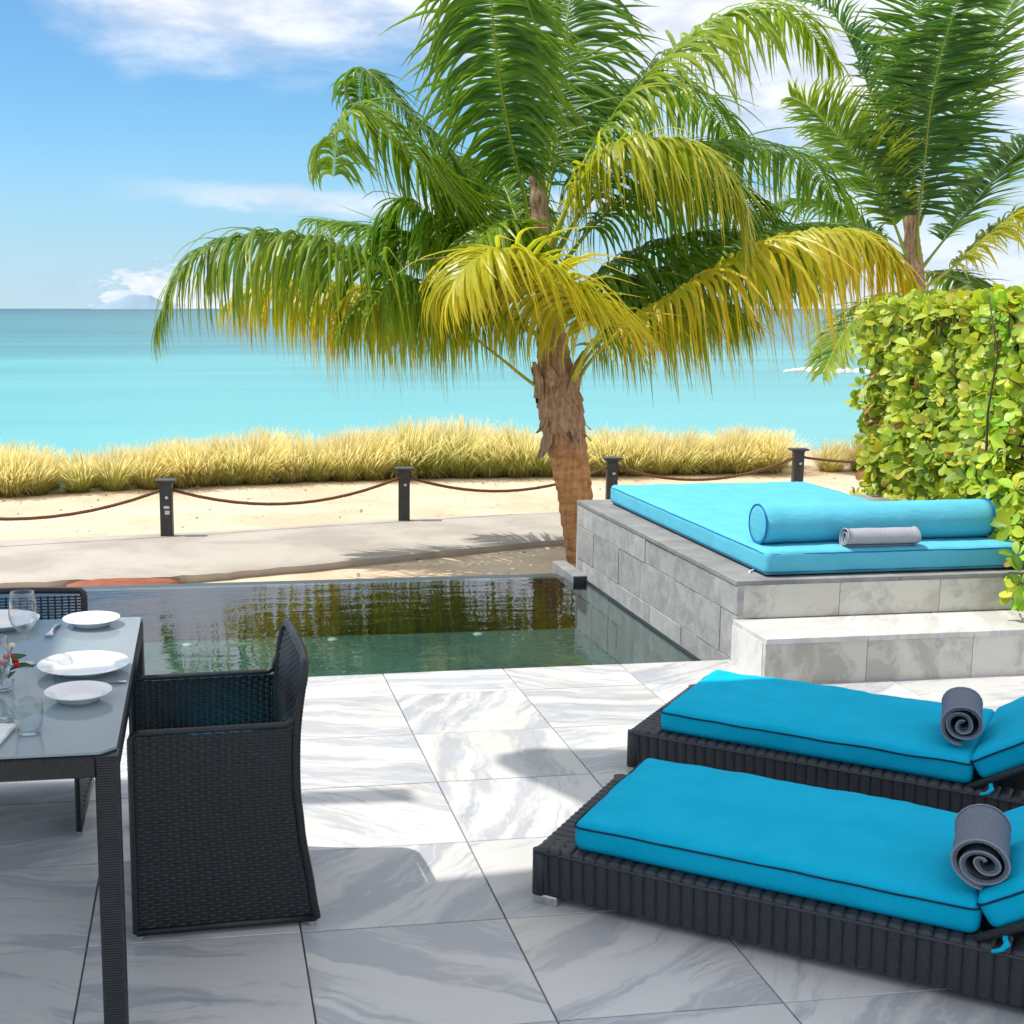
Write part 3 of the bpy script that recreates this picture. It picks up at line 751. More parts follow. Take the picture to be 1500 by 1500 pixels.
def make_chair(x, y, rz, label, fill=.86, HB=.77, sw=.22, cr=.07):
    root = empty('wicker_armchair', (x, y, 0), rz); tag(root, label, 'chair', 'black wicker dining armchairs at the table')
    for s in (-1, 1):
        f = lambda u, v, s=s: (-.25 + (xr(.03 + v * (HA - .04)) - .006 + .25) * (u if s < 0 else 1 - u), s * CW, .03 + v * (HA - .04))
        o = weave(f, 60, 24, fill=.96, sw=.46).build('side_panel', M['wicker'], root); o['kind'] = 'stuff'
    def fb(u, v):
        z = .03 + v * (HB - .045); w = CW - .004
        d = max(0, z - (HB - cr)) / cr; w -= .7 * cr * (1 - math.sqrt(max(0, 1 - d * d)))
        return (xr(z), w * (1 - 2 * u) * -1, z)
    o = weave(fb, 66, 22, fill=fill, sw=sw).build('back_panel', M['wicker'], root); o['kind'] = 'stuff'
    for s in (-1, 1):
        rim = MB(); wrapped(rim, [(-.25, s * CW, .02), (-.25, s * CW, .3), (-.25, s * CW, HA - .02), (-.243, s * CW, HA - .004), (-.225, s * CW, HA), (0, s * CW, HA), (.18, s * CW, HA), (xr(HA) - .012, s * CW, HA + .012), (xr(HA + .06), s * CW, HA + .06)], .0095)
        rim.build('arm_rim', M['wicker'], root, True)
    br = MB(); pts = []
    for k in range(12): z = .02 + (HB - cr - .02) * k / 11; pts.append((xr(z), -CW, z))
    for k in range(1, 9):
        a = R(90 * k / 8); pts.append((xr(HB - cr + cr * math.sin(a)), -CW + .7 * cr * (1 - math.cos(a)), HB - cr + cr * math.sin(a)))
    pts += [(xr(HB) + .004, yy, HB + .006 * (1 - (yy / .2) ** 2)) for yy in (-.15, -.08, 0, .08, .15)]
    pts += [(p[0], -p[1], p[2]) for p in pts[19::-1]]
    wrapped(br, crom(pts, 160), .0125); br.build('back_rim', M['wicker'], root, True)
    for s in (-1, 1):
        bt = MB(); bt.tube([(-.25, s * CW, .022), (xr(.02), s * CW, .022)], .011, 8)
        bt.build('floor_rail', M['wicker'], root, True)
    for sx in (-1, 1):
        for sy in (-1, 1):
            xx = -.24 if sx < 0 else .245; MB().lathe([(.0001, 0), (.012, 0), (.012, .014), (.0001, .014)], 12, (xx, sy * CW, 0)).build('glide', M['alu'], root)
    MB().box((-.245, -CW + .012, .30), (.20, CW - .012, .33)).build('seat', M['wicker'], root)
    fp = weave(lambda u, v: (-.25, -CW + 2 * CW * u, .28 + v * .08), 8, 22).build('seat_front', M['wicker'], root); fp['kind'] = 'stuff'
    c = rbox((.215, CW - .03, .045), .022, (16, 16, 9), .014, .004, 2).build('seat_cushion', M['teal'], root, True, (-.02, 0, .376)); weld(c)
    return root
make_chair(.022, 3.762, R(2.5), 'black wicker armchair in front of the pool, at the right side of the table', .96, .77, .46, .07)
make_chair(-.715, 4.495, R(90), 'black wicker armchair behind the table, its open weave back above the plates', .50, .737, .14, .025)

TX0, TX1, TY0, TY1, TZ = -1.22, -.212, 2.965, 4.33, .722
def build_table():
    root = empty('dining_table', ((TX0 + TX1) / 2, (TY0 + TY1) / 2, 0)); tag(root, 'dining table with grey glass top on a black wicker frame', 'table')
    ox, oy = root.location.x, root.location.y
    def wrap(p0, p1, half, pitch=.0062, loc_up=None):
        """square bar wrapped in strands: small proud rings along its length"""
        p0, p1 = Vector(p0), Vector(p1); n = int((p1 - p0).length / pitch); T = (p1 - p0).normalized()
        A = Vector((1, 0, 0)) if abs(T.x) < .5 else Vector((0, 1, 0)); B = T.cross(A)
        mb = MB(); vs = []; sq = [(-1, -.8), (-.8, -1), (.8, -1), (1, -.8), (1, .8), (.8, 1), (-.8, 1), (-1, .8)]
        for i in range(2 * n + 1):
            k = half + (.0009 if i % 2 else -.0006); c = p0.lerp(p1, i / (2 * n))
            vs += [c + (A * a + B * b) * k for a, b in sq]
        m = 8; fs = [(i * m + k, i * m + (k + 1) % m, (i + 1) * m + (k + 1) % m, (i + 1) * m + k) for i in range(2 * n) for k in range(m)]
        fs += [tuple(range(m)), tuple(range(2 * n * m, 2 * n * m + m))]
        mb.add(vs, fs); return mb
    h = .0275
    x0, x1, y0, y1 = TX0 - ox + h, TX1 - ox - h, TY0 - oy + h, TY1 - oy - h
    for x in (x0, x1):
        for y in (y0, y1): wrap((x, y, 0), (x, y, TZ - .003), h).build('leg', M['wicker'], root)
    for y in (y0, y1): wrap((x0 + h, y, TZ - .0305), (x1 - h, y, TZ - .0305), h - .002).build('apron', M['wicker'], root)
    for x in (x0, x1): wrap((x, y0 + h, TZ - .0305), (x, y1 - h, TZ - .0305), h - .002).build('apron', M['wicker'], root)
    for sx, x in ((1, x0), (-1, x1)):
        for sy, y in ((1, y0), (-1, y1)): MB().prism([(x + sx * h, y + sy * h), (x + sx * (h + .03), y + sy * h), (x + sx * h, y + sy * (h + .03))][::sx * sy], TZ - .05, TZ - .012).build('corner_brace', M['wicker'], root)
    gx, gy = (TX1 - TX0) / 2 - .006, (TY1 - TY0) / 2 - .006
    c = .035
    MB().prism([(-gx + c, -gy + .0), (gx - c, -gy), (gx, -gy + c), (gx, gy - .012), (gx - .012, gy), (-gx + .012, gy), (-gx, gy - .012), (-gx, -gy + c)], TZ, TZ + .006).build('glass_top', M['glasstop'], root)
build_table()
ZT = TZ + .0065
def plate(px, py, wpx, label, deep=.026):
    p = at_z(px, py, ZT + .012); q = at_z(px + wpx / 2, py, ZT + .012); r = (q - p).length
    prof = [(.0001, .004), (r * .60, .004), (r * .66, .006), (r * .72, deep * .7), (r * .98, deep), (r, deep + .0012), (r * .985, deep - .002), (r * .72, deep * .6), (r * .60, .0), (.0001, .0)]
    o = MB().lathe(prof, 56).build('dinner_plate', M['china'], None, True, (p.x, p.y, ZT + .0005)); tag(o, label, 'plate', 'white plates on the dining table')
plate(134, 911, 83, 'small white plate at the far right corner of the table'); plate(-2, 913, 118, 'white plate behind the wine glass at the left frame edge')
plate(123, 977, 134, 'largest white plate, half in the sun, on the right side of the table', .024); plate(115, 1019, 98, 'small white plate in the shade nearest the table corner')
def wineglass(px, py, label, H=.215):
    p = at_z(px, py, ZT)
    prof = [(.0001, .001), (.034, .0005), (.036, .002), (.02, .006), (.006, .012), (.0042, .03), (.004, .085), (.006, .092), (.02, .102), (.034, .12), (.0405, .14), (.041, .152), (.038, .18), (.0335, H)]
    prof2 = [(.0325, H), (.037, .18), (.0398, .152), (.0393, .14), (.033, .121), (.019, .1035), (.0001, .097)]
    o = MB().lathe(prof + prof2, 40).build('wine_glass', M['glass'], None, True, (p.x, p.y, ZT + .0005)); tag(o, label, 'wine glass')
    return o
wg = wineglass(37, 973, 'empty wine glass standing in the middle of the table')
wineglass(-4, 1056, 'wine glass cut off by the left frame edge beside the flowers')
def tumbler():
    p = at_z(43, 1074, ZT); H = .082
    o = MB().lathe([(.0001, .002), (.028, .0015), (.03, .006), (.036, .045), (.0345, H), (.0335, H), (.0345, .045), (.028, .009), (.0001, .008)], 36).build('tumbler', M['glass'], None, True, (p.x, p.y, ZT + .0005)); tag(o, 'clear glass tumbler near the front edge of the table', 'glass')
tumbler()
def fork(p, rz, label, scale=1.0):
    mb = MB(); s = scale
    def strip(pts, ws, th=.0016):
        vs = []
        for (x, z), w in zip(pts, ws): vs += [(x * s, -w * s, z), (x * s, w * s, z), (x * s, w * s, z + th), (x * s, -w * s, z + th)]
        n = len(pts); fs = [(i * 4 + k, i * 4 + (k + 1) % 4, (i + 1) * 4 + (k + 1) % 4, (i + 1) * 4 + k) for i in range(n - 1) for k in range(4)] + [(0, 1, 2, 3), (n * 4 - 4, n * 4 - 3, n * 4 - 2, n * 4 - 1)]
        return vs, fs
    mb.add(*strip([(-.10, .002), (-.06, .006), (-.01, .010), (.025, .006), (.04, .003)], [.008, .006, .0035, .005, .0115]))
    for k in range(4):
        y = (-.0095 + .00633 * k)
        vs, fs = strip([(.039, .003), (.062, .002), (.083, .009)], [.0019, .0019, .001]); mb.add([(a, b + y * s, c) for a, b, c in vs], fs)
    o = mb.build('fork', M['steel'], None, False, (p.x, p.y, ZT + .0005), rz); tag(o, label, 'fork')
p = at_z(77, 926, ZT); fork(p, R(-95), 'steel fork on the table between the glass and the far plate')
p = at_z(128, 1003, ZT); fork(p, R(183), 'steel fork lying between the largest and the nearest plate', 1.05)
def knife():
    p = at_z(60, 1004, ZT)
def napkin():
    p = at_z(-8, 1082, ZT); o = rbox((.03, .085, .006), .005, (8, 12, 7), .003, .003, 4).build('napkin', M['linen'], None, True, (p.x, p.y, ZT + .0065), R(-8)); weld(o); tag(o, 'folded white napkin at the left frame edge of the table', 'napkin')
napkin()
def flowers():
    p = at_z(2, 1012, ZT); root = empty('flower_arrangement', (p.x, p.y, ZT)); tag(root, 'small vase of pink, red and white flowers with green leaves', 'flowers')
    MB().lathe([(.0001, 0), (.028, 0), (.034, .012), (.036, .03), (.030, .05), (.028, .05), (.033, .03), (.03, .012), (.0001, .006)], 24).build('vase', M['glass'], root, True)
    rn = random.Random(3)
    st = MB()
    for k in range(14):
        a = 2 * math.pi * k / 14; r = rn.uniform(.02, .055); z = rn.uniform(.06, .115); tip = Vector((r * math.cos(a), r * math.sin(a), z))
        st.tube([(0, 0, .02), tip * .6 + Vector((0, 0, .02)), tip], .0014, 5)
        mb = MB(); col = [(.62, .04, .10), (.55, .02, .03), (.8, .78, .74), (.65, .12, .28)][k % 4]
        for layer in range(2):
            for q in range(6):
                b = 2 * math.pi * q / 6 + layer * .5; e = .55 + layer * .5
                mb.grid(lambda u, v: tip + Vector((math.cos(b) * .013 * v * math.cos(e) - math.sin(b) * .007 * (u - .5) * 2 * math.sin(math.pi * min(.93, .15 + v * .85)), math.sin(b) * .013 * v * math.cos(e) + math.cos(b) * .007 * (u - .5) * 2 * math.sin(math.pi * min(.93, .15 + v * .85)), .013 * v * math.sin(e) + .003 * layer)), 2, 3, cols=[cmix(col, (.8, .7, .6), .12 * rn.random())] * 12)
        mb.build('blossom', M['flower'], root, True)
    st.c = [(.05, .10, .02)] * len(st.v); st.build('stems', M['flower'], root, True)
    for (dx, dy, dz, rz) in ((.06, -.01, .055, .1), (.03, -.06, .05, -1.2), (.055, .045, .07, .9), (-.02, -.05, .08, -2)):
        mb = MB()
        mb.grid(lambda u, v: (v * .062, (u - .5) * .05 * math.sin(math.pi * (.06 + v * .92)), .012 * math.sin(v * 2.6) + .008 * abs(u - .5)), 4, 6, cols=[(.035, .085, .03)] * 35)
        o = mb.build('leaf', M['flower'], root, True, (dx * .4, dy * .4, dz), rz)
flowers()

# ------------------------------------------------------------------ bollards and rope
def build_bollards():
    b1, b2, b3, b4 = at_z(243, 702, -.396), at_z(592, 685, -.396), at_z(897, 670, -.396), at_z(1170, 657, -.396)
    spots = [(2 * b1.x - b2.x - .1, 2 * b1.y - b2.y), (b1.x, b1.y), (b2.x, b2.y), (b3.x, b3.y), (b4.x, b4.y), (12.6, 19.8)]
    labs = ['dark metal bollard out at the far left end of the rope', 'dark bollard with pale stickers, leftmost in view on the sand', 'dark bollard on the path edge left of the palm trunk',
            'dark bollard right of the palm trunk, behind the daybed corner', 'dark bollard behind the daybed, nearest the hedge', 'dark bollard hidden behind the green hedge']
    post = MB().box((-.062, -.045, -.05), (.062, .045, .6), .004).mesh('post', M['darkmetal'])
    cap = MB(); cap.box((-.105, -.08, .618), (.105, .08, .643), .006); cap.box((-.07, -.052, .598), (.07, .052, .619)); cap = cap.mesh('cap', M['darkmetal'])
    knob = MB().lathe([(.0001, .03), (.012, .029), (.019, .02), (.02, .01), (.014, 0)], 16).mesh('rope_knob', M['alu'], True)
    for i, ((x, y), lb) in enumerate(zip(spots, labs)):
        r = empty('bollard', (x, y, SZ), R(-8)); r.scale = (KZ, KZ, KZ); tag(r, lb, 'bollard', 'dark bollards carrying the rope along the sand')
        put('post', post, r); put('cap', cap, r); k = put('rope_knob', knob, r, (.012, -.045, .46)); k.rotation_euler = (R(90), 0, 0)
        if i == 1:
            MB().box((-.022, -.047, .345), (.034, -.044, .372)).build('sticker', M['sticker'], r); MB().box((-.012, -.047, .285), (.036, -.044, .325)).build('sticker', M['sticker'], r)
    rl = ['brown rope hanging at the far left, beside the leftmost bollard', 'brown rope sagging between the two bollards left of the palm', 'brown rope passing behind the palm trunk', 'brown rope sagging behind the daybed mattress', 'brown rope running from behind the daybed into the hedge']
    for i in range(5):
        a, b = Vector((*spots[i], SZ + .67)), Vector((*spots[i + 1], SZ + .67)); d = (b - a).normalized()
        a += d * .06; b -= d * .06; pts = []
        for k in range(41):
            t = k / 40; p = a.lerp(b, t); p.z -= 4 * t * (1 - t) * (.27 if i != 4 else .15); pts.append(p)
        mb = MB(); rs = [.018] * 41
        mb.tube(pts, rs, 8)
        for ph in (0, 2.1, 4.2):      # laid strands
            q = []
            for k in range(241):
                t = k / 240; p = a.lerp(b, t); p.z -= 4 * t * (1 - t) * (.27 if i != 4 else .15); an = t * 2 * math.pi * 26 + ph
                q.append(p + Vector((0, math.cos(an) * .011, math.sin(an) * .011)))
            mb.tube(q, .0125, 5)
        tag(mb.build('rope', M['rope'], None, True), rl[i], 'rope', 'ropes strung between the bollards')
build_bollards()
def build_disc():
    c = at_z(182, 855, SZ)
    o = MB().lathe([(.0001, .10), (.25, .095), (.48, .08), (.60, .05), (.61, 0)], 56).build('round_cover', M['rust'], None, True, (c.x, c.y - .12, SZ - .01)); tag(o, 'round rust coloured cover lying beyond the far pool edge', 'cover')
build_disc()

# ------------------------------------------------------------------ fountain grass
def grass_mesh(seed, h=.85, n=1500, green=.3):
    rn = random.Random(seed); mb = MB()
    for k in range(n):
        a = rn.uniform(0, 2 * math.pi); r0 = .16 * math.sqrt(rn.random()); lean = rn.uniform(.03, 1.0) ** 1.25 * 1.0
        plume = rn.random() < .42; L = h * rn.uniform(.5, 1.02) * (1.12 if plume else .88)
        base = Vector((r0 * math.cos(a) + rn.uniform(-.03, .03), r0 * math.sin(a) + rn.uniform(-.03, .03), -.02)); a += rn.uniform(-.5, .5)
        d = Vector((math.cos(a) * lean + .08, math.sin(a) * lean, 1)).normalized(); w = rn.uniform(.0018, .0036); side = Vector((-math.sin(a), math.cos(a), 0))
        b = rn.random()
        c0 = cmix((.30, .20, .09), (.24, .25, .06), rn.random()); c1 = cmix((.50, .42, .17), (.30, .36, .08), min(1, max(0, rn.gauss(green + .1, .38)))); c2 = cmix((.88, .74, .50), (.94, .84, .68), rn.random())
        p = base.copy(); vs = []; cs = []; ns = 5
        droop = (1.5 if not plume else .5) * rn.uniform(.5, 1.3)
        for i in range(ns + 1):
            t = i / ns; ww = w * (1 - t * .85) if not plume else (w * .5 if t < .62 else w * (2.0 if t < .9 else .7))
            vs += [p - side * ww, p + side * ww]; cc = cmix(c0, c1, min(1, t * 2.2)) if t < .6 else cmix(c1, c2, (t - .6) / .4 * (1 if plume else .45)); cs += [cc, cc]
            p = p + d * (L / ns); d = (d + Vector((0, 0, -droop * (.12 + .3 * t)))+ Vector((.045, 0, 0))).normalized()
        mb.add(vs, [(2 * i, 2 * i + 1, 2 * i + 3, 2 * i + 2) for i in range(ns)], cs)
    return mb.mesh('blades', M['grass'])
GM = [grass_mesh(11, .66, 1500, .15), grass_mesh(12, .71, 1500, .5), grass_mesh(13, .64, 1500, .3), grass_mesh(14, .76, 1500, .8), grass_mesh(15, .68, 1500, .05)]
def build_grass():
    rn = random.Random(21)
    lab = 'tawny fountain grass clump in the dense row between beach and sea'
    # px of clump foot, variant, height scale
    row = [(-70, 0, 1), (-25, 4, .98), (12, 0, 1.02), (48, 2, .95), (112, 1, .88), (166, 1, .92), (222, 0, .9), (268, 4, 1.12), (300, 2, 1.02), (338, 1, 1.05), (380, 0, 1.02), (425, 2, 1.02), (468, 1, .98), (508, 0, 1), (548, 4, .98),
           (600, 3, 1.1), (640, 3, 1.1), (682, 3, 1.02), (722, 1, 1), (762, 1, .97), (802, 3, .95), (845, 1, .95), (888, 1, .95), (930, 2, .97), (972, 0, .98), (1012, 1, .98), (1052, 2, .96), (1092, 0, .95), (1132, 4, .93), (1225, 4, .72), (1275, 0, .8), (1325, 4, .8)]
    for i, (px, v, s) in enumerate(row):
        py = 728 if px < 0 else lerp(729, 713, px / 300) if px < 300 else lerp(713, 702, (px - 300) / 300) if px < 600 else lerp(702, 694, (px - 600) / 600)
        p = at_z(px, py, SZ); p.y += .25
        l = lab
        if px == 112: l = 'short green fountain grass clump standing alone left of the first bollard'
        if px == 268: l = 'tall pale fountain grass clump directly right of the leftmost bollard top'
        if px == 600: l = 'tall green fountain grass clump behind the second bollard from the left'
        if px == 1225: l = 'small straw coloured grass clump at the hedge, right of the last bollard'
        r = empty('fountain_grass', (p.x, p.y, SZ), rn.uniform(0, 6.28)); sc = s * rn.uniform(.84, 1.08); sc *= KZ; r.scale = (sc * 1.15, sc * 1.15, sc); tag(r, l, 'grass clump', 'fountain grass clumps along the beach')
        o = put('blades', GM[v], r); o['kind'] = 'stuff'
        if px < 1140:      # second rank behind
            q = at_z(px + 20, py - 5, SZ); q.y += .55
            r = empty('fountain_grass', (q.x, q.y, SZ - .02), rn.uniform(0, 6.28)); sc *= .93; r.scale = (sc, sc, sc); tag(r, 'fountain grass clump in the rear rank, mostly hidden by the front row', 'grass clump', 'fountain grass clumps in the rear rank')
            o = put('blades', GM[(v + 1) % 5], r); o['kind'] = 'stuff'
build_grass()

# ------------------------------------------------------------------ palms
KS = 1.0
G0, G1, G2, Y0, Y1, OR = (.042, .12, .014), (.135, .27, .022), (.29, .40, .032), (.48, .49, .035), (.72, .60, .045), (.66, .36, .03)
def frond(root, pts, y0, dy, Lmax, droop, cols, seed, n=74, start=.18, roll_=0.0, vee=.25, fwd=.55, wind=.16, wid=.021, rw=.022, both=(1, 1)):
    """pts: rachis control points sighted in the photo, dy: depth offsets along it. Leaflets leave both sides and hang."""
    rn = random.Random(seed); Lmax *= KS; wid *= 1.22; n = int(n * 1.5); rw *= KS
    k = len(pts)
    ctl = [at_y(px, py, y0 + KS * (dy[i] if isinstance(dy, (list, tuple)) else dy * (i / (k - 1)) ** 1.1)) for i, (px, py) in enumerate(pts)]
    C = crom(ctl, 60)
    Ls = [0]
    for a, b in zip(C, C[1:]): Ls.append(Ls[-1] + (b - a).length)
    tot = Ls[-1]
    def P(t):
        d = t * tot; i = 0
        lo, hi = 0, 60
        while hi - lo > 1:
            m = (lo + hi) // 2
            if Ls[m] <= d: lo = m
            else: hi = m
        f = (d - Ls[lo]) / max(1e-6, Ls[hi] - Ls[lo]); return C[lo].lerp(C[hi], f)
    def frame(t):
        T = (P(min(1, t + .015)) - P(max(0, t - .015))).normalized()
        Z = Vector((0, 0, 1)); N = Z - T * Z.dot(T)
        if N.length < .15: N = Vector((0, 1, 0)) - T * T.y
        N.normalize()
        if roll_: N = Matrix.Rotation(roll_, 3, T) @ N
        return T, N, T.cross(N)
    mb = MB(); cA, cB, cT = cols           # base, middle, tip tints
    prevN = None
    for i in range(n):
        t = start + (1 - start) * (i + .3 * rn.random()) / n
        T, N, S = frame(t)
        if prevN is not None and prevN.dot(N) < 0: N, S = -N, -S
        prevN = N
        prof = min(1, .5 + 2.2 * (t - start)) * (1 - .72 * max(0, (t - .55) / .45) ** 1.5)
        clump = noise.noise(Vector((t * 9, seed, 0)))
        for s in (-1, 1):
            if rn.random() > both[0 if s < 0 else 1]: continue
            L = Lmax * prof * rn.uniform(.68, 1.1); ang = fwd * lerp(.75, 1.25, t) + rn.uniform(-.22, .22) + .3 * clump
            d = (S * s * math.cos(ang) + T * math.sin(ang) + N * (vee + rn.uniform(-.15, .15))).normalized()
            dr = droop * rn.uniform(.6, 1.35) * (1 + .5 * clump) * (.35 if rn.random() < .12 else 1)
            ns = 7; p = P(t) + S * s * rw * .3; w0 = wid * rn.uniform(.8, 1.15) * (.75 + .25 * prof)
            tone = min(1, max(0, rn.gauss(.5 + .6 * clump, .3)))
            a, b = cmix(cA, cB, tone), cmix(cB, cT, tone * .7)
            dead = rn.random() < .10
            vs, cs = [], []
            kink = rn.randint(2, 4) if rn.random() < .25 else -1
            for j in range(ns + 1):
                q = j / ns; ww = w0 * min(1, .35 + q * 4) * (1 - q ** 2.2 * .96)
                bn = d.cross(N)
                if bn.length < 1e-3: bn = T.copy()
                bn.normalize(); nn = bn.cross(d)
                col = cmix(a, b, q) if q < .8 else cmix(cmix(a, b, q), (.42, .27, .10), (q - .8) * (4 if dead else 1.5))
                vs += [p - bn * ww, p + nn * ww * .45, p + bn * ww]; cs += [cmix(col, (0, 0, 0), .06), col, cmix(col, (0, 0, 0), .02)]
                p = p + d * (L / ns)
                d = (d + Vector((0, 0, -1)) * dr * (.50 - .26 * q) * (2.6 if j == kink else 1) + Vector((wind * q, 0, 0)) + Vector((rn.uniform(-.03, .03), rn.uniform(-.03, .03), 0))).normalized()
            mb.add(vs, [(3 * j + k2, 3 * j + 3 + k2, 3 * j + 4 + k2, 3 * j + 1 + k2) for j in range(ns) for k2 in (0, 1)], cs)
    fr = mb.build('frond', M['leaf'], root)
    rb = MB(); rb.tube(C, [lerp(rw * 1.25, .004, (i / 60) ** .8) * (1.25 if i < 6 else 1) for i in range(61)], 7, True, .75)
    rc = cmix(cB, Y0, .45); rb.c = [cmix(rc, (.2, .25, .04), .3 * (i % 3))for i in range(len(rb.v))]
    rb.build('rachis', M['stalk'], fr, True)
    return fr
def trunk(root, ctl, rad, ringd=.11, seed=0):
    n = 150; C = crom(ctl, n); rr = []
    L = 0
    for i in range(n + 1):
        t = i / n * (len(rad) - 1); k = min(int(t), len(rad) - 2); r = lerp(rad[k], rad[k + 1], t - k)
        if i: L += (C[i] - C[i - 1]).length
        ph = (L / ringd + .25 * noise.noise(Vector((L * 4, seed, 0)))) % 1
        rr.append(r * (1 + .085 * (1 - ph) - .035))
    mb = MB(); m = 22; vs = []
    for i, p in enumerate(C):
        T = (C[min(n, i + 1)] - C[max(0, i - 1)]).normalized(); A = Vector((1, 0, 0)) - T * T.x; A.normalize(); B = T.cross(A)
        for k in range(m):
            a = 2 * math.pi * k / m; q = rr[i] * (1 + .05 * noise.noise(Vector((math.cos(a) * 1.5, math.sin(a) * 1.5 + seed, p.z * 5))))
            vs.append(p + (A * math.cos(a) + B * math.sin(a)) * q)
    mb.add(vs, [(i * m + k, i * m + (k + 1) % m, (i + 1) * m + (k + 1) % m, (i + 1) * m + k) for i in range(n) for k in range(m)])
    return mb.build('trunk', M['bark'], root, True)
def boot(root, c, a, r, h, out, w, seed):
    """old leaf base / fibre flap clasping the stem"""
    mb = MB()
    def fn(u, v):
        an = a + (u - .5) * w / r * (1 - .86 * v ** 1.4) + .10 * math.sin(v * 3 + seed); rad = r - .02 + out * v ** 2.4 + .03 * noise.noise(Vector((u * 3, v * 3, seed))) + .03 * (u - .5) ** 2 * v
        return c + Vector((math.cos(an) * rad, math.sin(an) * rad, h * v))
    mb.grid(fn, 6, 8); o = mb.build('leaf_base', M['fibre'], root, True); return o
def palm_one():
    global KS
    Y = 14.5; KS = 1.27
    root = empty('palm_tree', (0, 0, 0)); tag(root, 'large coconut palm with drooping green and yellow fronds beside the pool', 'palm tree')
    ctl = [at_y(px, py, Y) for px, py in ((860, 850), (850, 790), (842, 720), (828, 640), (820, 590), (812, 530), (803, 450), (794, 360))]
    trunk(root, ctl, [.19, .188, .203, .235, .265, .20, .13, .10], .14, 1)
    sh = crom([at_y(px, py, Y - .02) for px, py in ((800, 420), (794, 350), (789, 290), (785, 240))], 24)
    MB().tube(sh, [.155 - .085 * (i / 24) + .01 * math.sin(i * 1.3) for i in range(25)], 14).build('fibre_sheath', M['fibre'], root, True)
    for k in range(11):
        a = 2 * math.pi * k / 11 + .3 * (k % 3); z = .42 + .055 * (k % 6); px = 822 - (z - .4) * 16
        c = at_y(822 - 6 * (k % 6) * .4, 628 - 9 * (k % 6), Y)
        boot(root, Vector((c.x, Y, c.z)), a, .235, (.42 if k % 3 else -.34), .06 if k % 3 else .09, .30, k)
    for k, (px, py, a, h) in enumerate(((852, 610, -.5, -.22), (790, 600, 3.6, -.2), (830, 600, -1.2, -.3), (806, 585, -2.1, .32), (835, 570, -1.0, .36), (858, 590, -.1, -.25))):
        c = at_y(820, py, Y); boot(root, Vector((c.x, Y, c.z)), a, .25, h * 1.25, .13, .2, 30 + k)
    A = lambda *a, **k: frond(root, *a, **k)
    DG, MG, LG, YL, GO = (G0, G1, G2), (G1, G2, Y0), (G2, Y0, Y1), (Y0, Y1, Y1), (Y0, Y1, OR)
    # --- behind the crown
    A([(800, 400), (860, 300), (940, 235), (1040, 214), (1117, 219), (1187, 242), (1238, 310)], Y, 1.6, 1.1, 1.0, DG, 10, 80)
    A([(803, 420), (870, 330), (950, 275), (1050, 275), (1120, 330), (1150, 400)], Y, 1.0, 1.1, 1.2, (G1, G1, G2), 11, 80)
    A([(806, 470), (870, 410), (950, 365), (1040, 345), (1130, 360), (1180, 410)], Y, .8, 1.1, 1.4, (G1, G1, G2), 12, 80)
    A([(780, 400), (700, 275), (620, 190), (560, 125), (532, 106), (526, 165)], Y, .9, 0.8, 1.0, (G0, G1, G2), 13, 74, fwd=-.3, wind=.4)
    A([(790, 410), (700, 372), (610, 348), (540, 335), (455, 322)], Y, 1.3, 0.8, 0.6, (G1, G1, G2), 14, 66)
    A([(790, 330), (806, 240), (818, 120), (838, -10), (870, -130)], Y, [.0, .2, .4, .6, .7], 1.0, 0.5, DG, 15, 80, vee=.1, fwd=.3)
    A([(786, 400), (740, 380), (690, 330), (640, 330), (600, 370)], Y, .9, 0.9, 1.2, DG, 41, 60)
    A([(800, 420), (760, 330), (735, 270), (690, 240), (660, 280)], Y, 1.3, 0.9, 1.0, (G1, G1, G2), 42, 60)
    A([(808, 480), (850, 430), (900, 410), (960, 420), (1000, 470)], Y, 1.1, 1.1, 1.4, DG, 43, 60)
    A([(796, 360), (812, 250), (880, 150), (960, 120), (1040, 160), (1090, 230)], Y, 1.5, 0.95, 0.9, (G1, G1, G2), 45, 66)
    # --- upper right arch and upright ones
    A([(798, 400), (850, 250), (911, 154), (977, 89), (1040, 38), (1110, 12), (1170, 28), (1222, 95)], Y, .3, 1.1, 1.1, (G1, G2, Y0), 16, 86)
    A([(778, 360), (768, 285), (748, 205), (730, 100), (720, 0), (716, -110), (725, -200)], Y, [-.05, -.15, -.3, -.5, -.8, -1.1, -1.3], 0.95, 0.55, (G0, G1, G2), 17, 100, start=.2, vee=-.1, fwd=.12)
    # --- left
    A([(812, 500), (720, 462), (620, 428), (480, 360), (340, 352), (272, 396), (232, 478)], Y, [0, -.2, -.4, -.6, -.7, -.75, -.75], 1.3, 1.4, (G0, G1, Y0), 18, 100)
    A([(822, 585), (780, 562), (722, 516), (640, 458), (520, 424), (400, 415), (330, 450)], Y, [0, .0, .1, .2, .3, .35, .35], 1.3, 1.8, (G2, Y0, OR), 19, 90, start=.3)
    A([(800, 440), (745, 385), (690, 320), (610, 235), (536, 166), (498, 186), (488, 260)], Y, [0, -.1, -.2, -.35, -.5, -.55, -.55], 1.0, 1.1, (G1, G2, G2), 20, 92, fwd=-.45, wind=.5)
    A([(806, 460), (740, 420), (670, 360), (600, 300), (570, 330), (560, 390)], Y, .5, 1.0, 1.3, (G1, G1, G2), 46, 66)
    A([(815, 520), (760, 470), (690, 440), (610, 425), (540, 440), (500, 480)], Y, [-.1, -.15, -.25, -.3, -.35, -.35], 1.15, 1.7, (G1, G2, Y0), 29, 80)
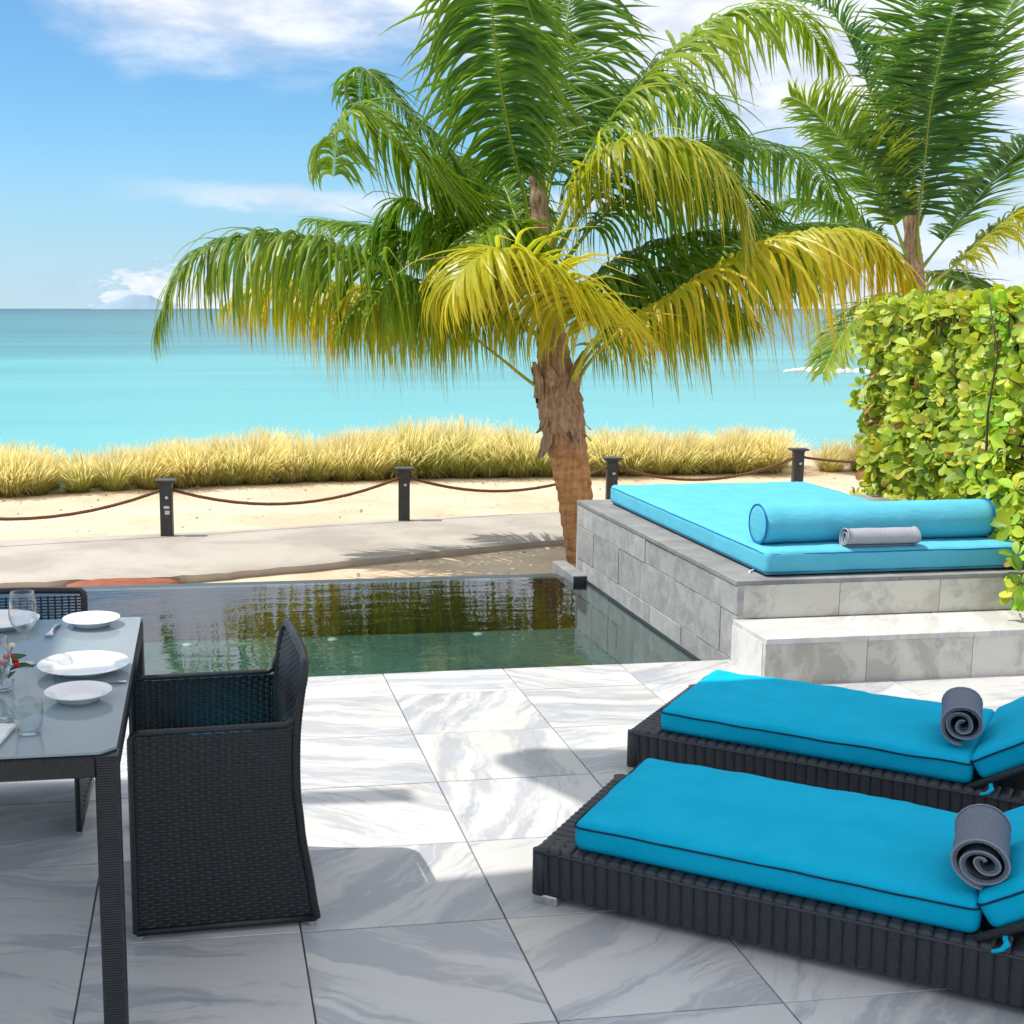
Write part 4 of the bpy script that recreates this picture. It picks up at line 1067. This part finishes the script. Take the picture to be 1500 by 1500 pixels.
    # --- front
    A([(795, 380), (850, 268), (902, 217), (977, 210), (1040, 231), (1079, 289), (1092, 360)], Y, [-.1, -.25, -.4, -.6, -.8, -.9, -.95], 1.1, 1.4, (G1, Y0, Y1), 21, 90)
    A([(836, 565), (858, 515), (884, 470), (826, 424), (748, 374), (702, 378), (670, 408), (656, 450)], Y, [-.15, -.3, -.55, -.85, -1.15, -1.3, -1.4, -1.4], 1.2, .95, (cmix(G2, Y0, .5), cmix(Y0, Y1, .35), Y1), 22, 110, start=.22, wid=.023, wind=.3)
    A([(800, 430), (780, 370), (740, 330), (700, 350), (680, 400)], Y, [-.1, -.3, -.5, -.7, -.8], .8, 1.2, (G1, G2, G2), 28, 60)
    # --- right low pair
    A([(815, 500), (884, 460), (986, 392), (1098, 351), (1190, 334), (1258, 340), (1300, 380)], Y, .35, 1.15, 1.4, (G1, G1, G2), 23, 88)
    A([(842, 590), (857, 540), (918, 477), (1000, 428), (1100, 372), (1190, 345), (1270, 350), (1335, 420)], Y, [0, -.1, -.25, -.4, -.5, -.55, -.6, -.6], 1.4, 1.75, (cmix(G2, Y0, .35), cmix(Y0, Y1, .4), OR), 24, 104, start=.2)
    A([(835, 560), (880, 500), (950, 450), (1030, 440), (1100, 470)], Y, .3, 1.1, 1.8, (G1, G2, Y0), 25, 74)
    MB().tube([at_y(px, py, Y - 1.3) for px, py in ((745, 366), (690, 374), (640, 378), (612, 381))], [.012, .01, .008, .005], 6).build('flower_stalk', M['fibre'], root, True)
    MB().tube(crom([at_y(px, py, Y - .45) for px, py in ((560, 185), (530, 165), (510, 145), (505, 128))], 12), [.02 - .0012 * i for i in range(13)], 6).build('bent_tip', M['fibre'], root, True)
palm_one()
def palm_two():
    global KS
    Y = 21.0; KS = 1.235
    root = empty('palm_tree', (0, 0, 0)); tag(root, 'taller coconut palm with upright green fronds rising behind the hedge', 'palm tree')
    b = at_y(1345, 430, Y)
    ctl = [Vector((b.x + .05, Y, -1.3)), Vector((b.x + .04, Y, .3)), Vector((b.x, Y, 1.4))] + [at_y(px, py, Y) for px, py in ((1342, 400), (1336, 340), (1334, 280))]
    trunk(root, ctl, [.18, .16, .15, .13, .11, .09], .13, 7)
    sh = crom([at_y(px, py, Y - .03) for px, py in ((1338, 400), (1334, 340), (1332, 290))], 16)
    MB().tube(sh, [.135 - .05 * i / 16 + .01 * math.sin(i * 1.4) for i in range(17)], 14).build('fibre_sheath', M['fibre'], root, True)
    A = lambda *a, **k: frond(root, *a, **k)
    DG, MG = (G0, G1, G2), (G1, G2, Y0)
    A([(1336, 320), (1340, 200), (1344, 80), (1348, -40), (1352, -160)], Y, [0, .2, .4, .6, .7], 1.05, 0.12, DG, 50, 76, wid=.024, vee=.1, fwd=.4)
    A([(1346, 330), (1395, 200), (1440, 100), (1480, 10), (1540, -80)], Y, .9, 1.0, 0.15, DG, 51, 76, wid=.024, fwd=.4)
    A([(1330, 350), (1312, 255), (1285, 165), (1250, 70), (1215, 15), (1170, 0)], Y, .6, 1.05, 0.15, (G0, G1, G2), 52, 80, wid=.024, fwd=.3)
    A([(1330, 380), (1295, 295), (1240, 215), (1190, 160), (1158, 142)], Y, .2, 1.0, 0.14, MG, 53, 76, wid=.024, roll_=.5)
    A([(1345, 400), (1392, 340), (1450, 270), (1505, 212), (1570, 180)], Y, .4, 1.0, 0.18, (G0, G1, G2), 54, 76, wid=.024)
    A([(1345, 420), (1290, 440), (1240, 482), (1205, 548)], Y, -.4, .8, 0.3, (G1, G2, Y0), 55, 60, wid=.024)
    A([(1340, 390), (1260, 330), (1190, 300), (1130, 310), (1090, 350)], Y, .9, 1.0, 0.4, (G0, G1, G1), 56, 70, wid=.024)
    A([(1345, 385), (1345, 330), (1354, 240), (1364, 150), (1385, 55), (1415, -20), (1460, -90)], Y, [-.1, -.2, -.35, -.6, -.9, -1.2, -1.5], 1.12, 0.13, (G0, G0, G1), 57, 92, wid=.026, start=.16, fwd=.2, vee=-.05, wind=.05)
    A([(1350, 425), (1400, 388), (1450, 345), (1500, 312), (1570, 300), (1620, 330)], Y, -.6, 1.05, 0.6, (G1, Y0, Y1), 58, 84, wid=.025)
    A([(1342, 400), (1380, 400), (1420, 420), (1450, 470)], Y, .8, .8, 0.5, DG, 59, 56, wid=.024)
palm_two()

# ------------------------------------------------------------------ hedge
def build_hedge():
    root = empty('hedge', (4.6, 7.4, 0)); tag(root, 'dense clipped hedge of rounded yellow green leaves right of the daybed', 'hedge')
    O = root.location
    rn = random.Random(77)
    def leaf_vf(L, W, curl):
        vs = []; ws = (.10, .55, .88, 1.0, .86, .42)
        for i, w in enumerate(ws):
            t = i / 5; z = curl * math.sin(t * 2.2) * L
            hw = W / 2 * w
            vs += [(t * L, -hw, z + .22 * hw), (t * L, 0, z), (t * L, hw, z + .22 * hw)]
        fs = [(3 * i + k, 3 * i + 3 + k, 3 * i + 4 + k, 3 * i + 1 + k) for i in range(5) for k in (0, 1)]
        return vs, fs
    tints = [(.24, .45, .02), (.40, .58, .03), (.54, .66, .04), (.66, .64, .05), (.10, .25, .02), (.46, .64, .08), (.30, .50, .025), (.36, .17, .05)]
    proto = []
    for ti, c in enumerate(tints):
        for L, W, cu in ((.094, .056, .12), (.082, .050, -.08)):
            vs, fs = leaf_vf(L, W, cu); mb = MB(); cols = []
            for i, v in enumerate(vs): cols.append(cmix(c, (.5, .5, .12), .35 if i % 3 == 1 else 0))
            mb.add(vs, fs, cols); proto.append((mb, mb.mesh('leaf', M['hedge'], True)))
    leaves = []; tw = MB()
    def face_x(y): return lerp(4.24, 4.89, (y - 5.9) / 3.0)
    clusters = []
    for k in range(2700):
        y = rn.uniform(5.55, 9.0); z = rn.uniform(-.05, 1.77); fx = face_x(y)
        # gaps
        if noise.noise(Vector((y * 2.6, z * 2.6, 4.2))) < -.24: continue
        dep = rn.random() ** 1.7 * .55; bul = .10 * noise.noise(Vector((y * 1.7, z * 1.7, 0)))
        if z < .45 and y > 5.95 and dep < .08: dep += .1
        x = fx + dep + bul; n = Vector((-1, -.35, .25)); clusters.append((Vector((x, y, z)), n, dep))
    for k in range(560):
        y = rn.uniform(5.6, 9.0); x = face_x(y) + rn.uniform(-.02, .8); clusters.append((Vector((x, y, 1.76 + .06 * noise.noise(Vector((x * 3, y * 3, 0))) + rn.uniform(-.05, .03))), Vector((-.2, -.2, 1)), 0))
    for k in range(260):
        z = rn.uniform(-.05, 1.8); x = face_x(9) + rn.uniform(-.03, .6); clusters.append((Vector((x, 8.98 + rn.uniform(-.1, .06), z)), Vector((-.4, .6, .2)), .0))
    for k in range(36):  # stray shoots
        y = rn.uniform(8.7, 9.05) if k % 2 else rn.uniform(5.7, 9); z = rn.uniform(.35, 1.8); clusters.append((Vector((face_x(y) - rn.uniform(.06, .13), y, z)), Vector((-1, -.2, .3)), -1))
    for (px, py, yy) in ((1492, 868, 5.72), (1484, 876, 5.75), (1497, 858, 5.7), (1490, 815, 5.95), (1470, 790, 6.2), (1480, 770, 6.1), (1495, 840, 5.75)):
        clusters.append((at_y(px, py, yy), Vector((-.8, -.6, .3)), -1))
    for p, n, dep in clusters:
        n = (n + Vector((rn.gauss(0, .35), rn.gauss(0, .35), rn.gauss(0, .3)))).normalized()
        a = Vector((0, 0, 1)) if abs(n.z) < .9 else Vector((1, 0, 0)); A = (a - n * a.dot(n)).normalized(); B = n.cross(A); m = rn.randint(4, 6)
        ph = rn.random() * 6.28
        if dep < .12 or rn.random() < .5: tw.tube([p - n * .16 + Vector((.04, 0, -.05)), p - n * .06, p], [.0045, .0035, .0025], 5, False)
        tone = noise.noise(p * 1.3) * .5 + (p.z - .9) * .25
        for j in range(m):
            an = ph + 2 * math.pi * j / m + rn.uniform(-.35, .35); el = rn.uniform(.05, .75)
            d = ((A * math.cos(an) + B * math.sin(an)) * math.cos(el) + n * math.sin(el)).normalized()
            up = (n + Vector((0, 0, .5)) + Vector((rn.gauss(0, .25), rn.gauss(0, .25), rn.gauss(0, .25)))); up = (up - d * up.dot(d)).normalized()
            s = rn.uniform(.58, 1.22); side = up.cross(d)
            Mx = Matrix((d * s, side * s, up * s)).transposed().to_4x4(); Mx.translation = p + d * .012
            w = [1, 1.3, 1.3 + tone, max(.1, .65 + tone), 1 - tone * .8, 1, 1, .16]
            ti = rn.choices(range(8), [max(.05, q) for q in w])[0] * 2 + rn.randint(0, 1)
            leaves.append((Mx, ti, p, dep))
    vis = []
    for i, (Mx, ti, p, dep) in enumerate(leaves):
        px, py = to_px(p)
        if 0 < px < 1500 and py > 380 and dep < .03: vis.append(((p - CP).length + rn.random() * .5 + max(0, dep) * 6, i))
    vis.sort(); pick = {i for _, i in vis[:300]}
    st = MB()
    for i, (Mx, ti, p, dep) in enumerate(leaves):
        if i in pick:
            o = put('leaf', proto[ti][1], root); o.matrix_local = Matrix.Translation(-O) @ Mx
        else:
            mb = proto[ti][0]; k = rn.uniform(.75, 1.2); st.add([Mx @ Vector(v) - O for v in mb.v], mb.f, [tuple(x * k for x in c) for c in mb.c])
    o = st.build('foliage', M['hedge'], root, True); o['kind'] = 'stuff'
    for k in range(34):
        y = rn.uniform(5.6, 8.9); x = face_x(y) + rn.uniform(.08, .5); pts = [Vector((x, y, -.1))]
        for q in range(6): pts.append(pts[-1] + Vector((rn.uniform(-.06, .05), rn.uniform(-.09, .09), .32)))
        tw.tube(pts, [.014, .013, .011, .009, .007, .005, .004], 6)
    tw.v = [Vector(v) - O for v in tw.v]; tw.build('branches', M['twig'], root, True)
    # planting bed under the hedge
    MB().box((4.15 - O.x, 5.5 - O.y, -.3), (6.2 - O.x, 9.1 - O.y, .0)).build('planting_bed', M['grout'], root)
build_hedge()

# ------------------------------------------------------------------ unseen canopy added out of frame, outline cut to cast the floor shade
def build_shade_caster():
    h = 6.5; sh = Vector((SUN_DIR.x, SUN_DIR.y, 0)) * (h / SUN_DIR.z)
    g = [(-.80, 2.0), (4.0, 2.0), (4.0, 4.77), (1.75, 4.80), (1.28, 4.88), (1.13, 4.82), (1.1, 4.74), (1.14, 4.62), (1.3, 4.3), (1.34, 4.05), (1.22, 3.86), (1.0, 3.77), (.5, 3.72), (-.1, 3.62), (-.1, 4.44), (.70, 4.39), (.70, 4.525), (-.1, 4.56), (-.1, 4.75), (-.80, 4.8)]
    root = empty('shade_caster', (0, 0, 0)); MB().box((-4.7, -1.0, h - .18), (-4.5, 2.9, h - .002)).build('caster_beam', M['caster'], root); MB().box((.1, -1.0, h - .18), (.3, 2.9, h - .002)).build('caster_beam', M['caster'], root); tag(root, 'white sheet added out of frame to shade the dining table and loungers', 'shade caster')
    MB().prism([(x + sh.x, y + sh.y) for x, y in g], h, h + .06).build('caster_sheet', M['caster'], root)
    for x, y in ((-4.6, -.9), (.2, -.9)): MB().box((x - .06, y - .06, 0), (x + .06, y + .06, h)).build('post', M['caster'], root)
build_shade_caster()
